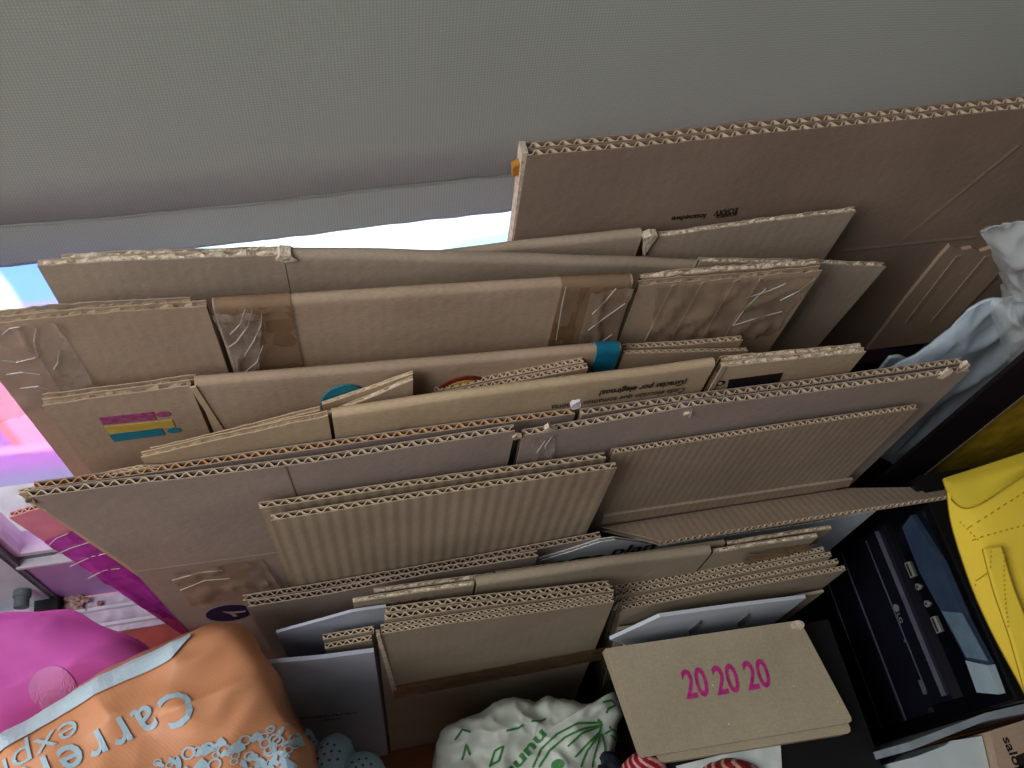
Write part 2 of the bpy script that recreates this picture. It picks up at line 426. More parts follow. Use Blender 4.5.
# ------------------------------------------------------------------ backlit printed film on the door glass
def film_mat():
    m = bpy.data.materials.new('printed translucent film'); m.use_nodes = True; nt = m.node_tree
    for n in list(nt.nodes):
        if n.type != 'OUTPUT_MATERIAL': nt.nodes.remove(n)
    out = [n for n in nt.nodes if n.type == 'OUTPUT_MATERIAL'][0]
    tc = N(nt, 'ShaderNodeTexCoord'); sp = N(nt, 'ShaderNodeSeparateXYZ'); nt.links.new(tc.outputs['Object'], sp.inputs[0])
    def cmp(sock, thr, gt=True, soft=.004):
        r = N(nt, 'ShaderNodeMapRange'); r.inputs['From Min'].default_value = thr - soft; r.inputs['From Max'].default_value = thr + soft
        r.inputs['To Min'].default_value = 0 if gt else 1; r.inputs['To Max'].default_value = 1 if gt else 0
        nt.links.new(sock, r.inputs['Value']); return r.outputs[0]
    def mul(a, b):
        q = N(nt, 'ShaderNodeMath', operation='MULTIPLY'); nt.links.new(a, q.inputs[0]); nt.links.new(b, q.inputs[1]); return q.outputs[0]
    def ell(cx, cz, rx, rz, soft=.05):
        vm = N(nt, 'ShaderNodeMapping'); vm.inputs['Scale'].default_value = (1 / rx, 1 / rz, 0); vm.inputs['Location'].default_value = (-cx / rx, -cz / rz, 0)
        nt.links.new(tc.outputs['Object'], vm.inputs[0])
        le = N(nt, 'ShaderNodeVectorMath', operation='LENGTH'); nt.links.new(vm.outputs[0], le.inputs[0])
        return cmp(le.outputs['Value'], 1, False, soft)
    def over(base, color, fac):
        mx = N(nt, 'ShaderNodeMix', data_type='RGBA'); nt.links.new(fac, mx.inputs[0])
        if isinstance(base, tuple): mx.inputs[6].default_value = base
        else: nt.links.new(base, mx.inputs[6])
        mx.inputs[7].default_value = color; return mx.outputs[2]
    x, z = sp.outputs[0], sp.outputs[1]
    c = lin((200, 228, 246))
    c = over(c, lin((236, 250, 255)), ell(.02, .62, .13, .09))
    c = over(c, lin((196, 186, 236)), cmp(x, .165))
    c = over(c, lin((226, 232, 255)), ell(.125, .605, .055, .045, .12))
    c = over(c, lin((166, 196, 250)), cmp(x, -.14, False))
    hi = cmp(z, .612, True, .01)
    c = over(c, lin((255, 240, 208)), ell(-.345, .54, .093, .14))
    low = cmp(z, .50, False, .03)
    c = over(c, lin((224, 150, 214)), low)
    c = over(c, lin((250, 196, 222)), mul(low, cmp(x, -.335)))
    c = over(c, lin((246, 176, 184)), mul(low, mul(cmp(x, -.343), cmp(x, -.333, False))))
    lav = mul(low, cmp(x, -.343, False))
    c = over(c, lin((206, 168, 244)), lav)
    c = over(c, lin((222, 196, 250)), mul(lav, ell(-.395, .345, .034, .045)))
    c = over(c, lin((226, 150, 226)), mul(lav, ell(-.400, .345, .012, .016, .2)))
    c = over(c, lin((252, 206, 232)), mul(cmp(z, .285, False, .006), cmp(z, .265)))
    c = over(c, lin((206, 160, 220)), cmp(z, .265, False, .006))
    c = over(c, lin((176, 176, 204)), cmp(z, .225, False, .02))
    c = over(c, lin((238, 232, 226)), hi)  # off-white upper film, unseen, added to even the light through the blind
    df = N(nt, 'ShaderNodeBsdfDiffuse'); tr = N(nt, 'ShaderNodeBsdfTranslucent'); ms = N(nt, 'ShaderNodeMixShader'); ms.inputs[0].default_value = .75
    nt.links.new(c, df.inputs[0]); nt.links.new(c, tr.inputs[0]); nt.links.new(df.outputs[0], ms.inputs[1]); nt.links.new(tr.outputs[0], ms.inputs[2])
    nt.links.new(ms.outputs[0], out.inputs[0]); return m
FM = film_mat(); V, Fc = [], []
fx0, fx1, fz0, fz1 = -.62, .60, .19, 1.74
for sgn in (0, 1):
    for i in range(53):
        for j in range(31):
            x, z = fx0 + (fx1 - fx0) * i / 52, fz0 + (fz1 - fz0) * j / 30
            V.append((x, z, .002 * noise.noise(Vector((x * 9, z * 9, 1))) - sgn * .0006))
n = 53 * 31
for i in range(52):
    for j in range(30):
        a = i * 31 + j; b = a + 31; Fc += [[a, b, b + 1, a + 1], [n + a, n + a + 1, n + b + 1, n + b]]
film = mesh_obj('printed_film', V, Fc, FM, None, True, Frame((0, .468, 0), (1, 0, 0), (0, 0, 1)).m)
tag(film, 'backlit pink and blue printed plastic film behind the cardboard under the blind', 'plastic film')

# ================================================================== CARDBOARD, from the window towards the camera
# dark support behind on the right
BLK = mat('black lacquer', (8, 8, 11), rough=.55, var=.1, spec=.4)
def simple_crate(name, label, cat, x0, x1, y0, y1, z1, mt, lid=True):
    r = thing(name, label, cat, Matrix.Translation(((x0 + x1) / 2, (y0 + y1) / 2, 0)))
    hx, hy, t = (x1 - x0) / 2, (y1 - y0) / 2, .006
    v, f = join(box(-hx, hx, -hy, -hy + t, .003, z1), box(-hx, hx, hy - t, hy, .003, z1), box(-hx, -hx + t, -hy + t, hy - t, .003, z1), box(hx - t, hx, -hy + t, hy - t, .003, z1), box(-hx + t, hx - t, -hy + t, hy - t, .003, .009))
    mesh_obj('body', v, f, mt, r)
    v, f = join(box(-hx - .003, hx + .003, -hy - .003, hy + .003, z1 + .0005, z1 + .008), box(-hx - .006, hx + .006, -hy - .006, -hy - .003, z1 - .02, z1 + .008))
    mesh_obj('lid', v, f, mt, r); return r

# --- A: tall double-wall box, back right
A = Board('tall dark brown double-wall flattened box, highest of all, at the upper right', .365, (527, 156), lean=1.0, foot=.475)
TA = [(527, 156), (640, 147), (760, 134), (900, 121), (1040, 107), (1230, 89)]
A.panel(TA, K_BROWN, 0, thk=.0055, period=.0092, rough=.0006, skew=(.0, 0), step=.006, seed=3)
panel(A.e, A.pts(TA), 0, K_BROWN, w=-.0060, thk=.0055, period=.0092, rough=.0006, step=.006, seed=8)
a0 = A.pts([(527, 156)])[0]
v, f = prism([(a0[0] - .003, a0[1] + .0015), (a0[0] + .001, a0[1] + .0012), (a0[0] + .0008, a0[1] - .006), (a0[0] + .0006, a0[1] - .15), (a0[0] - .0012, a0[1] - .12), (a0[0] - .0012, a0[1] - .06), (a0[0] - .0022, a0[1] - .02)], -.001, -.0112)
mesh_obj('torn_edge', v, f, TORN, A.e)
v, f = prism([(a0[0] - .007, a0[1] - .013), (a0[0] - .002, a0[1] - .009), (a0[0] - .001, a0[1] - .018), (a0[0] - .006, a0[1] - .021)], -.003, -.008)
mesh_obj('tape_scrap', v, f, mat('amber tape', (186, 126, 48), rough=.3), A.e)
lettering(A.e, 'lossnedwe', A.pts([(706, 213)])[0], A.pts([(672, 216)])[0], .0055, INK, name='small_print')
lettering(A.e, 'EOAXV', A.pts([(738, 207)])[0], A.pts([(715, 210)])[0], .006, INK, name='small_print')
lettering(A.e, 'BOWRSA', A.pts([(737, 211)])[0], A.pts([(716, 214)])[0], .0045, INK, name='small_print')
for p, q, wd in (((1020, 145), (900, 243), .0022), ((842, 251), (975, 237), .0024)):
    s0, s1 = A.pts([p, q]); dx, dy = s1[0] - s0[0], s1[1] - s0[1]; l = math.hypot(dx, dy); ox, oy = -dy / l * wd, dx / l * wd
    v, f = prism([(s0[0] - ox, s0[1] - oy), (s0[0], s0[1]), (s0[0] + ox, s0[1] + oy), (s1[0] + ox, s1[1] + oy), (s1[0], s1[1]), (s1[0] - ox, s1[1] - oy)], .0001, -.0002)
    v = [(p_[0], p_[1], p_[2] + (.00035 if i in (1, 4) else 0)) for i, p_ in enumerate(v)]
    mesh_obj('crease', v, f, K_BROWN, A.e)
simple_crate('dark_filler_box', 'black filler box added in the dark behind the right-hand cardboard', 'filler box', .27, .70, .3535, .381, .458, BLK)  # black box added where only darkness shows, also props the tall box

# --- A2: crumpled flap at the right, below A
A2 = Board('creased brown cardboard flap standing before the tall box beside the clear plastic bag', .3595, (945, 256), foot=.475, name='cardboard_flap', cat='cardboard', group=None)
c = A2.pts([(884, 328), (905, 300), (940, 257), (950, 246), (962, 250), (972, 248), (980, 252), (992, 248), (1010, 262), (990, 300), (940, 330)])
panel(A2.e, [c[0], c[1], c[2], c[3], c[4], c[5], c[6], c[7], c[8]], 0, K_WARM, rough=0, thk=.004, fluted=False, botpl=[(c[0][0] + .001, 0.0), (c[8][0] - .001, 0.0)], name='panel')
for p, q in (((905, 322), (956, 256)), ((930, 322), (985, 256))):
    s0, s1 = A2.pts([p, q]); v, f = prism([(s0[0], s0[1]), (s0[0] + .006, s0[1]), (s1[0] + .006, s1[1]), (s1[0], s1[1])], .0002, -.001)
    v = [(a_, b_, c_ + (.0006 if i in (0, 3) else 0)) for i, (a_, b_, c_) in enumerate(v)]
    mesh_obj('crease', v, f, K_WARM, A2.e)

# --- B: two pale flaps in front of A
B = Board('pale grey-brown flattened box with fuzzy torn edge just in front of the tall dark box', .348, (650, 236))
B.fold([(432, 258), (520, 247), (643, 234)], K_GREY, 0, depth=.008, seed=4)
B.panel([(651, 238), (750, 224), (856, 211)], K_GREY, .001, thk=.004, rough=.0011, flute=TORN, period=.006, skew=(0, -.012))
p0 = B.pts([(650, 236)])[0]
v, f = prism([(p0[0] - .006, p0[1] + .001), (p0[0] - .001, p0[1] + .004), (p0[0] + .004, p0[1] + .003), (p0[0] + .002, p0[1] - .006), (p0[0] - .0005, p0[1] - .018), (p0[0] - .003, p0[1] - .006)], .003, -.003)
mesh_obj('torn_corner', v, f, TORN, B.e)

# --- C: long box with white torn left flap and folded ridge
Cb = Board('long kraft box with bright torn left edge, leaning right below the blind', .328, (285, 258))
Cb.panel([(37, 266), (120, 261), (200, 258), (283, 255)], K_GREY, 0, thk=.0045, rough=.0011, flute=TORN, period=.0065)
Cb.panel([(60, 260), (120, 256), (283, 251)], K_GREY, -.0055, thk=.004, rough=.0012, flute=TORN, period=.0065)
Cb.fold([(284, 256), (400, 257), (540, 261), (640, 264), (707, 267)], K_GREY, .001, depth=.009, wall=.003, seed=12, dent=.0014)
p0 = Cb.pts([(286, 256)])[0]
v, f = prism([(p0[0] - .006, p0[1] - .001), (p0[0] - .003, p0[1] + .003), (p0[0] + .003, p0[1] + .002), (p0[0] + .006, p0[1] - .003), (p0[0], p0[1] - .004)], .002, -.006)
mesh_obj('torn_corner', v, f, TORN, Cb.e)

# --- D2: plain sheet behind the right end of D
D2 = Board('plain grey cardboard sheet poking out at the right behind the taped long box', .318, (886, 267), name='cardboard_sheet')
D2.panel([(700, 262), (826, 264), (886, 267)], K_GREY, 0, thk=.004, rough=.0009, flute=TORN, period=.006, skew=(0, -.06))

# --- D: the longest box, taped at both ends
D = Board('long kraft box with wrinkled clear tape at its left end and brown tape', .300, (210, 305))
D.panel([(-40, 330), (0, 323), (90, 314), (206, 306)], K_WARM, 0, thk=.0045, rough=.0012, flute=FLUTE_DK, period=.0065, crush=True)
D.panel([(-40, 322), (0, 316), (90, 308), (190, 303)], K_GREY, -.0075, thk=.0045, rough=.0014, flute=FLUTE_DK, period=.0065, crush=True)
D.fold([(212, 306), (300, 301), (420, 293), (565, 284), (634, 281)], K_WARM, .0005, depth=.008, wall=.003, seed=21, dent=.0006)
D.panel([(640, 285), (700, 281), (822, 271)], K_WARM, 0, thk=.0045, rough=.0016, flute=FLUTE_DK, period=.0065, crush=True, skew=(0, -.01))
D.panel([(642, 279), (720, 271), (820, 264)], K_WARM, -.0075, thk=.0045, rough=.0016, flute=TORN, period=.0065)
fold(D.e, D.pts([(214, 306), (290, 301)]), 0, TAPE_B, w=.0005, depth=.008, wall=0.0, seed=21, dent=.0006, off=.0012, name='brown_tape', height=.075)
fold(D.e, D.pts([(562, 284), (630, 281)]), 0, TAPE_B, w=.0005, depth=.008, wall=0.0, seed=21, dent=.0006, off=.0012, name='brown_tape', height=.075)
def wrinkled(parent, pts4, mt, w, name, amp=.0022, nx=26, ny=16, fr=55, seed=0):
    """thin crumpled film between four corners (plane coordinates)"""
    a, b, c_, d = [Vector((p[0], p[1])) for p in pts4]; V, Fc = [], []
    for sg in (0, 1):
        for i in range(nx + 1):
            for j in range(ny + 1):
                u, t = i / nx, j / ny
                p = (a * (1 - u) + b * u) * (1 - t) + (d * (1 - u) + c_ * u) * t
                r_ = 1 - abs(noise.noise(Vector((p.x * fr, p.y * fr * .6, seed + 3.3)))) * 2.2
                V.append((p.x, p.y, w + max(0, r_) ** 3 * amp - sg * .0002))
    n_ = (nx + 1) * (ny + 1)
    for i in range(nx):
        for j in range(ny):
            q = i * (ny + 1) + j; r2 = q + ny + 1
            Fc += [[q, r2, r2 + 1, q + 1], [n_ + q, n_ + q + 1, n_ + r2 + 1, n_ + r2]]
    return mesh_obj(name, V, Fc, mt, parent, smooth=True)
wrinkled(D.e, D.pts([(-36, 331), (56, 320), (100, 392), (0, 420)]), TAPE_C, .0009, 'clear_tape')
wrinkled(D.e, D.pts([(212, 309), (262, 306), (258, 372), (238, 374)]), TAPE_C, .003, 'clear_tape', amp=.003, nx=16, seed=4)
wrinkled(D.e, D.pts([(590, 288), (632, 284), (612, 345), (575, 348)]), TAPE_G, .003, 'clear_tape', seed=8, nx=14)
wrinkled(D.e, D.pts([(655, 287), (815, 275), (770, 335), (650, 340)]), TAPE_G, .0009, 'clear_tape', seed=9, amp=.003)
for (xa, ya, xb, yb) in ((672, 285, 645, 340), (702, 282, 672, 337), (735, 280, 703, 335), (760, 278, 725, 335)):
    s0, s1 = D.pts([(xa, ya), (xb, yb)]); v, f = prism([(s0[0], s0[1]), (s0[0] + .0035, s0[1]), (s1[0] + .0035, s1[1]), (s1[0], s1[1])], .0002, -.0005)
    v = [(p_[0], p_[1], p_[2] + (.0006 if i in (0, 3) else 0)) for i, p_ in enumerate(v)]
    mesh_obj('crease', v, f, K_WARM, D.e)

FILMW = mat('tape wrinkle highlight film', (226, 220, 214), rough=.12, spec=.9, alpha=.38)  # pale colour paints in the white glints along tape folds
def ridges(b, lines, w, name='wrinkle_glint', wd=.0008, hgt=.0007, mt=FILMW):
    """sharp pale folds on crumpled tape that paint in its glints, one small prism per segment"""
    for L in lines:
        P = b.pts(L, w); V, Fc = [], []
        for i, p in enumerate(P):
            a_, c_ = P[max(0, i - 1)], P[min(len(P) - 1, i + 1)]; d = Vector((c_[0] - a_[0], c_[1] - a_[1])).normalized()
            k = wd * (.35 if i in (0, len(P) - 1) else 1) / 2
            V += [(p[0] - d.y * k, p[1] + d.x * k, w), (p[0] + d.y * k, p[1] - d.x * k, w), (p[0], p[1], w + hgt)]
        for i in range(len(P) - 1):
            q = i * 3; Fc += [[q, q + 3, q + 5, q + 2], [q + 1, q + 2, q + 5, q + 4], [q, q + 1, q + 4, q + 3]]
        Fc += [[0, 1, 2], [len(V) - 3, len(V) - 2, len(V) - 1]]
        mesh_obj(name, V, Fc, mt, b.e)
ridges(D, [[(36, 328), (34, 341), (38, 356), (50, 376), (62, 394)], [(24, 343), (30, 352), (37, 357)], [(59, 350), (58, 362), (54, 369), (62, 377)], [(2, 360), (16, 362), (36, 357)], [(6, 374), (22, 372), (40, 374)], [(20, 388), (38, 386), (52, 390)], [(2, 334), (10, 328), (20, 326)]], .0012)
ridges(D, [[(262, 312), (261, 325), (254, 340), (244, 356)], [(252, 310), (248, 326), (236, 342), (228, 347)], [(245, 309), (240, 324), (230, 334)], [(263, 345), (257, 362), (243, 373)], [(211, 308), (218, 322), (225, 340), (233, 362), (237, 374)], [(216, 306), (220, 318), (226, 328)]], .0042)
ridges(D, [[(616, 288), (606, 300), (592, 314)], [(625, 303), (604, 318), (588, 330)], [(612, 334), (598, 344)], [(566, 286), (562, 305), (556, 340)]], .0034)
ridges(D, [[(786, 283), (770, 290), (745, 298)], [(733, 325), (756, 318), (782, 311)], [(733, 325), (745, 308), (766, 288)], [(815, 278), (800, 290), (780, 300)]], .0016)
# --- E: printed carton with colour bars and teal tape
E_ = Board('carton with magenta, yellow and teal bars printed at its left end and teal tape', .276, (195, 384))
E_.panel([(42, 406), (110, 396), (190, 386)], K_WARM, 0, thk=.0045, rough=.0007, flute=FLUTE_DK, period=.0065, crush=True)
E_.panel([(42, 400), (110, 391), (196, 380)], K_WARM, -.0065, thk=.004, rough=.0010, flute=FLUTE_DK, period=.0065, crush=True)
E_.fold([(194, 384), (330, 373), (460, 362), (597, 350), (622, 349)], K_WARM, .0005, depth=.0075, wall=.003, seed=31, dent=.0006)
E_.panel([(624, 354), (700, 352), (748, 351)], K_WARM, 0, thk=.003, rough=.0005, flute=FLUTE, period=.006, skew=(0, -.005))
E_.panel([(624, 349), (690, 345), (743, 340)], K_WARM, -.0062, thk=.004, rough=.0009, flute=FLUTE, period=.006)
fold(E_.e, E_.pts([(597, 350), (620, 349)]), 0, TAPE_T, w=.0005, depth=.0075, wall=0.0, seed=31, dent=.0006, off=.0012, name='teal_tape', height=.06)
def bar(px, mt, nm='printed_bar'): E_.patch(px, mt, name=nm)
bar([(99, 418), (153, 412), (156, 420), (103, 425)], INK_MAG)
bar([(104, 427), (172, 420), (175, 427), (110, 434)], INK_YEL)
bar([(109, 435), (161, 428), (165, 435), (114, 442)], INK_TEAL)
for (x, y, m_) in ((163, 414, INK_MAG), (174, 430, INK_TEAL)):
    c0 = E_.pts([(x, y)])[0]; print_patch(E_.e, ellipse(c0, .004, .0034), m_, name='printed_dot')
for (x, y, rx, ry, m_) in ((250, 431, .0055, .007, INK_MAG), (346, 402, .016, .024, INK_TEAL), (462, 396, .021, .028, INK_RED)):
    c0 = E_.pts([(x, y)])[0]; print_patch(E_.e, ellipse(c0, rx, ry), m_, w=.0022, name='printed_roundel', thk=.001)
c0 = E_.pts([(462, 396)])[0]; print_patch(E_.e, ellipse(c0, .018, .024), INK_YEL, w=.0026, name='printed_roundel')
c0 = E_.pts([(462, 396)])[0]; print_patch(E_.e, ellipse(c0, .014, .017), INK_RED, w=.003, name='printed_roundel')
s_ = E_.pts([(190, 386), (196, 385), (232, 441), (226, 442)])
v, f = prism(s_, .0014, .0002); mesh_obj('raised_fold', v, f, K_TAN, E_.e)

# --- F1/F2: small flaps standing between E and G
F1 = Board('small brown folded flap tilted up between printed carton and tan thank-you box', .2655, (413, 378), yaw=0, name='cardboard_flap', cat='cardboard', group=None)
F1.panel([(318, 418), (335, 412), (380, 394), (413, 380)], K_WARM, 0, thk=.003, rough=.0006, flute=TORN, period=.006)
F1.panel([(322, 405), (370, 389), (413, 374)], K_TAN, -.0045, thk=.0025, rough=.0006, flute=TORN, period=.006)
F2 = Board('small double-fluted cardboard offcut beside the teal tape', .2665, (585, 366), name='cardboard_offcut', cat='cardboard', group=None)
F2.panel([(436, 398), (510, 383), (588, 368)], K_WARM, 0, thk=.004, rough=.0003, period=.0052)
F2.panel([(434, 392), (510, 376), (584, 362)], K_WARM, -.0048, thk=.004, rough=.0003, period=.0052)

# --- G: thank-you box
G = Board('light tan box printed upside down with a Spanish thank-you line', .252, (430, 401))
G.panel([(141, 458), (200, 444), (328, 416)], K_TAN, 0, thk=.004, rough=.0008, flute=FLUTE_DK, period=.006, crush=True)
G.panel([(150, 452), (210, 438), (320, 410)], K_TAN, -.006, thk=.003, rough=.0008, flute=FLUTE_DK, period=.006, crush=True)
G.fold([(332, 416), (430, 401), (560, 384), (660, 372), (716, 364)], K_TAN, .0003, depth=.007, wall=.003, seed=41, dent=.0003)
G.panel([(722, 367), (790, 360), (866, 352)], K_TAN, 0, thk=.004, rough=.0009, flute=TORN, period=.006)
G.panel([(722, 361), (800, 354), (862, 348)], K_TAN, -.006, thk=.004, rough=.0009, flute=TORN, period=.006)
gw = .0013
lettering(G.e, '\u00a1Gracias por elegirnos!', G.pts([(688, 378)], gw)[0], G.pts([(601, 389)], gw)[0], .0095, INK, w=gw, bold=.03)
lettering(G.e, 'Cada elecci\u00f3n que tomamos importa', G.pts([(686, 386)], gw)[0], G.pts([(552, 404)], gw)[0], .0085, INK, w=gw, bold=.01)
G.patch([(729, 380), (783, 373), (778, 384), (727, 389)], INK, name='printed_label')
c0 = G.pts([(720, 383)])[0]; print_patch(G.e, ellipse(c0, .0034, .0034), INK, name='printed_mark')
c0 = G.pts([(720, 383)])[0]; print_patch(G.e, ellipse(c0, .0016, .0016), K_TAN, w=.0007, name='printed_mark')
s_ = G.pts([(722, 366), (726, 366), (712, 390), (708, 390)])
v, f = prism(s_, .001, .0001); mesh_obj('fold_seam', v, f, K_WARM, G.e)

# --- H: thin sheet right behind the main box on the left, with a pink printed back box
Hs = Board('thin corrugated sheet peeking out behind the main box at the far left', .246, (19, 492), name='cardboard_sheet')
Hs.panel([(18, 494), (80, 481), (142, 469), (200, 468)], K_TAN, 0, thk=.003, period=.0045, rough=.0003, skew=(.10, .0))
Hp = Board('pink printed box with glossy purple tape showing past the main box lower left edge', .258, (10, 517), foot=.006)
PINKB = mat('pink printed board', (226, 140, 160), rough=.5, var=.08)
Hp.panel([(9, 518), (30, 511), (70, 503)], PINKB, 0, skew=(.075, .06), thk=.004, period=.0055, flute=FLUTE, rough=.0003)
wrinkled(Hp.e, Hp.pts([(44, 541), (120, 510), (240, 640), (152, 612)]), mat('glossy purple film', (176, 62, 170), rough=.12, spec=.8, var=.2), .0006, 'purple_film', seed=6)

# --- I: the main double box across the whole picture
I_ = Board('widest smooth grey-brown double-layer box crossing the whole pile in the middle', .232, (517, 432))
IL = [(27, 498), (110, 487), (200, 477), (326, 461), (420, 446), (515, 431)]
IR = [(523, 436), (590, 425), (690, 407), (800, 394), (900, 381), (970, 371)]
fold_t = I_.pts([(140, 570)])[0][1]
def ibot(w_, dx, right):
    q = I_.pts([(135 + dx, 570), (190 + dx, 632)], w_); return [q[0], q[1], (q[1][0] + .004, 0.0), (right, 0.0)]
I_.panel(IL, K_MAUVE, 0, thk=.0048, period=.0079, rough=.0004, step=.008, seed=2, botpl=ibot(0, 0, I_.pts([IL[-1]])[0][0]))
I_.panel(IR, K_MAUVE, 0, thk=.0048, period=.0079, rough=.0004, step=.008, seed=5)
I_.panel([(33, 489), (130, 476), (330, 447), (420, 434), (575, 414)], K_MAUVE, -.0115, thk=.0048, period=.0079, flute=FLUTE_OR, rough=.0004, step=.008, botpl=ibot(-.0115, -2, I_.pts([(575, 411)], -.0115)[0][0]))
I_.panel([(582, 415), (690, 400), (800, 386), (900, 372), (964, 363)], K_MAUVE, -.0105, thk=.0048, period=.0079, rough=.0004, step=.008)
# lower crease and navy roundel
s0, s1 = I_.pts([(137, 571), (330, 545)])
v, f = prism([(s0[0] - .002, s0[1]), (s1[0], s1[1]), (s1[0], s1[1] - .0016), (s0[0] - .002, s0[1] - .0016)], .0003, -.0003)
v = [(a_, b_, c_ + (.0003 if i in (2, 3) else 0)) for i, (a_, b_, c_) in enumerate(v)]
mesh_obj('crease', v, f, K_BROWN, I_.e)
s_ = I_.pts([(284, 466), (286, 466), (297, 497), (295, 497)]); v, f = prism(s_, .0004, -.0002); mesh_obj('crease', v, f, K_BROWN, I_.e)
c0 = I_.pts([(229, 613)])[0]; print_patch(I_.e, ellipse(c0, .0185, .0215), INK_NAVY, name='printed_roundel')
print_patch(I_.e, [(c0[0] - .004, c0[1] + .008), (c0[0] + .004, c0[1] + .003), (c0[0] + .014, c0[1] + .0005), (c0[0] + .013, c0[1] - .002), (c0[0] + .004, c0[1] - .002), (c0[0] + .006, c0[1] - .010), (c0[0] + .002, c0[1] - .010), (c0[0] + .001, c0[1] - .001)], K_MAUVE, w=.0008, name='printed_figure')
wrinkled(I_.e, I_.pts([(170, 572), (262, 558), (285, 592), (190, 606)]), TAPE_G, .0009, 'clear_tape', seed=2)
wrinkled(I_.e, I_.pts([(246, 566), (258, 563), (272, 588), (262, 592)]), TAPE_C, .0012, 'clear_tape', seed=5, nx=6)
wrinkled(I_.e, I_.pts([(530, 436), (556, 432), (552, 462), (532, 464)]), TAPE_C, .0008, 'clear_tape', seed=3, nx=10)
# blue roundels and letters half hidden behind the ribbed box
for (x, y, r_) in ((636, 455, .0095), (661, 451, .0095)):
    c0 = I_.pts([(x, y)])[0]; print_patch(I_.e, ellipse(c0, r_ * 1.1, r_ * 1.6), INK_NAVY, name='printed_roundel')
lettering(I_.e, 'ooooooo', I_.pts([(684, 448)])[0], I_.pts([(778, 434)])[0], .015, INK_NAVY, name='lettering', bold=.03)
# scraps of torn paper and tape on the edges
def scrap(b, px, w0, mt, r_=.004, name='torn_scrap', seed=0):
    c0 = b.pts([px])[0]; rnd = random.Random(seed)
    pts = [(c0[0] + r_ * rnd.uniform(.5, 1.2) * math.cos(a) * .8, c0[1] + r_ * rnd.uniform(.5, 1.2) * math.sin(a)) for a in [2 * PI * i / 7 for i in range(7)]]
    v, f = prism(pts, w0, w0 - .0025); v = [(a_, b_, c_ + rnd.uniform(-.0008, .0008)) for a_, b_, c_ in v]
    return mesh_obj(name, v, f, mt, b.e)
WHITE_SCRAP = mat('torn white film', (216, 212, 220), rough=.3, spec=.6)
scrap(I_, (517, 437), .001, TORN, .005, seed=1)
scrap(I_, (549, 428), .0012, TORN, .0045, seed=2)
scrap(I_, (578, 414), -.006, WHITE_SCRAP, .006, seed=3, name='tape_scrap')
scrap(I_, (688, 413), .0014, TORN, .004, seed=4)
scrap(I_, (945, 375), .0005, TORN, .006, seed=5)
scrap(I_, (966, 368), -.001, TORN, .005, seed=6)
scrap(I_, (30, 500), .0008, K_BROWN, .005, seed=7)
wrinkled(I_.e, I_.pts([(385, 443), (490, 430), (490, 424), (398, 426)], -.0195), TAPE_C, -.0195, 'clear_tape', seed=13, ny=6)

ridges(Hp, [[(52, 556), (70, 548), (95, 540)], [(70, 566), (92, 556), (110, 552)], [(88, 578), (104, 570), (120, 568)], [(48, 546), (56, 538), (68, 533)]], .0016)
ridges(I_, [[(545, 440), (537, 452), (545, 462)], [(552, 436), (545, 446), (550, 460)], [(690, 405), (692, 411), (689, 417)], [(172, 580), (200, 572), (222, 570)], [(180, 590), (205, 580), (230, 578)]], .0014)
# --- J with the flap L lying forward
J = Board('finely ribbed kraft box at right with one flap bent forward to the camera', .2235, (612, 453))
J.panel([(613, 454), (700, 441), (800, 426), (918, 409)], K_DIAG, 0, thk=.0042, period=.0056, rough=.0003, step=.01)
s_ = J.pts([(603, 514), (852, 477), (848, 484), (601, 522)])
v, f = prism(s_, .0022, .0001); mesh_obj('bottom_fold', v, f, K_DIAG, J.e)
zl = at(604, 523, y=.2225).z
LF = Frame(Vector((0, .2225, zl)), (1, 0, 0), (0, .80, -.60))
lp = [LF.st(*p) for p in ((602, 527), (720, 508), (850, 488), (920, 487), (946, 489), (955, 494), (800, 518), (660, 541), (642, 536))]
Lm = J.f.m.inverted() @ LF.m
v, f = join(prism(lp, 0, -LINER), prism(lp, -.0042 + LINER, -.0042))
fl = mesh_obj('flap', [Lm @ Vector(p) for p in v], f, K_DIAG, J.e)
edge = [LF.st(*p) for p in ((660, 541), (800, 518), (953, 494.5))]
eang = math.atan2(edge[-1][1] - edge[0][1], edge[-1][0] - edge[0][0])
# fluting along the flap's front edge: the edge faces the camera side (-t)
v, f = flute_mesh([(p[0], -p[1]) for p in edge], 0, .0042, .0056, depth=.016)
mesh_obj('fluting', [Lm @ Vector((p[0], -p[1], p[2])) for p in v], f, FLUTE, fl)

# --- K: ribbed folded piece on the left
K_ = Board('ribbed kraft box folded double in front of the main box, centre left', .2115, (618, 468))
K_.panel([(271, 521), (360, 507), (480, 488), (617, 468)], K_RIB, 0, thk=.0045, period=.0085, rough=.0004, step=.01)
K_.panel([(259, 509), (330, 498), (460, 479), (606, 458)], K_RIB, -.0095, thk=.0045, period=.0085, rough=.0005, step=.01)

# --- M: pair of dark fluted panels
M_ = Board('low dark-edged double-fluted box below the ribbed piece', .194, (250, 606))
M_.panel([(248, 607), (330, 594), (430, 574), (538, 556)], K_MAUVE, 0, thk=.0045, period=.0072, rough=.0004, flute=FLUTE_DK)
M_.panel([(243, 601), (330, 587), (470, 562), (601, 537)], K_MAUVE, -.0085, thk=.0045, period=.0072, rough=.0005, flute=FLUTE_DK)

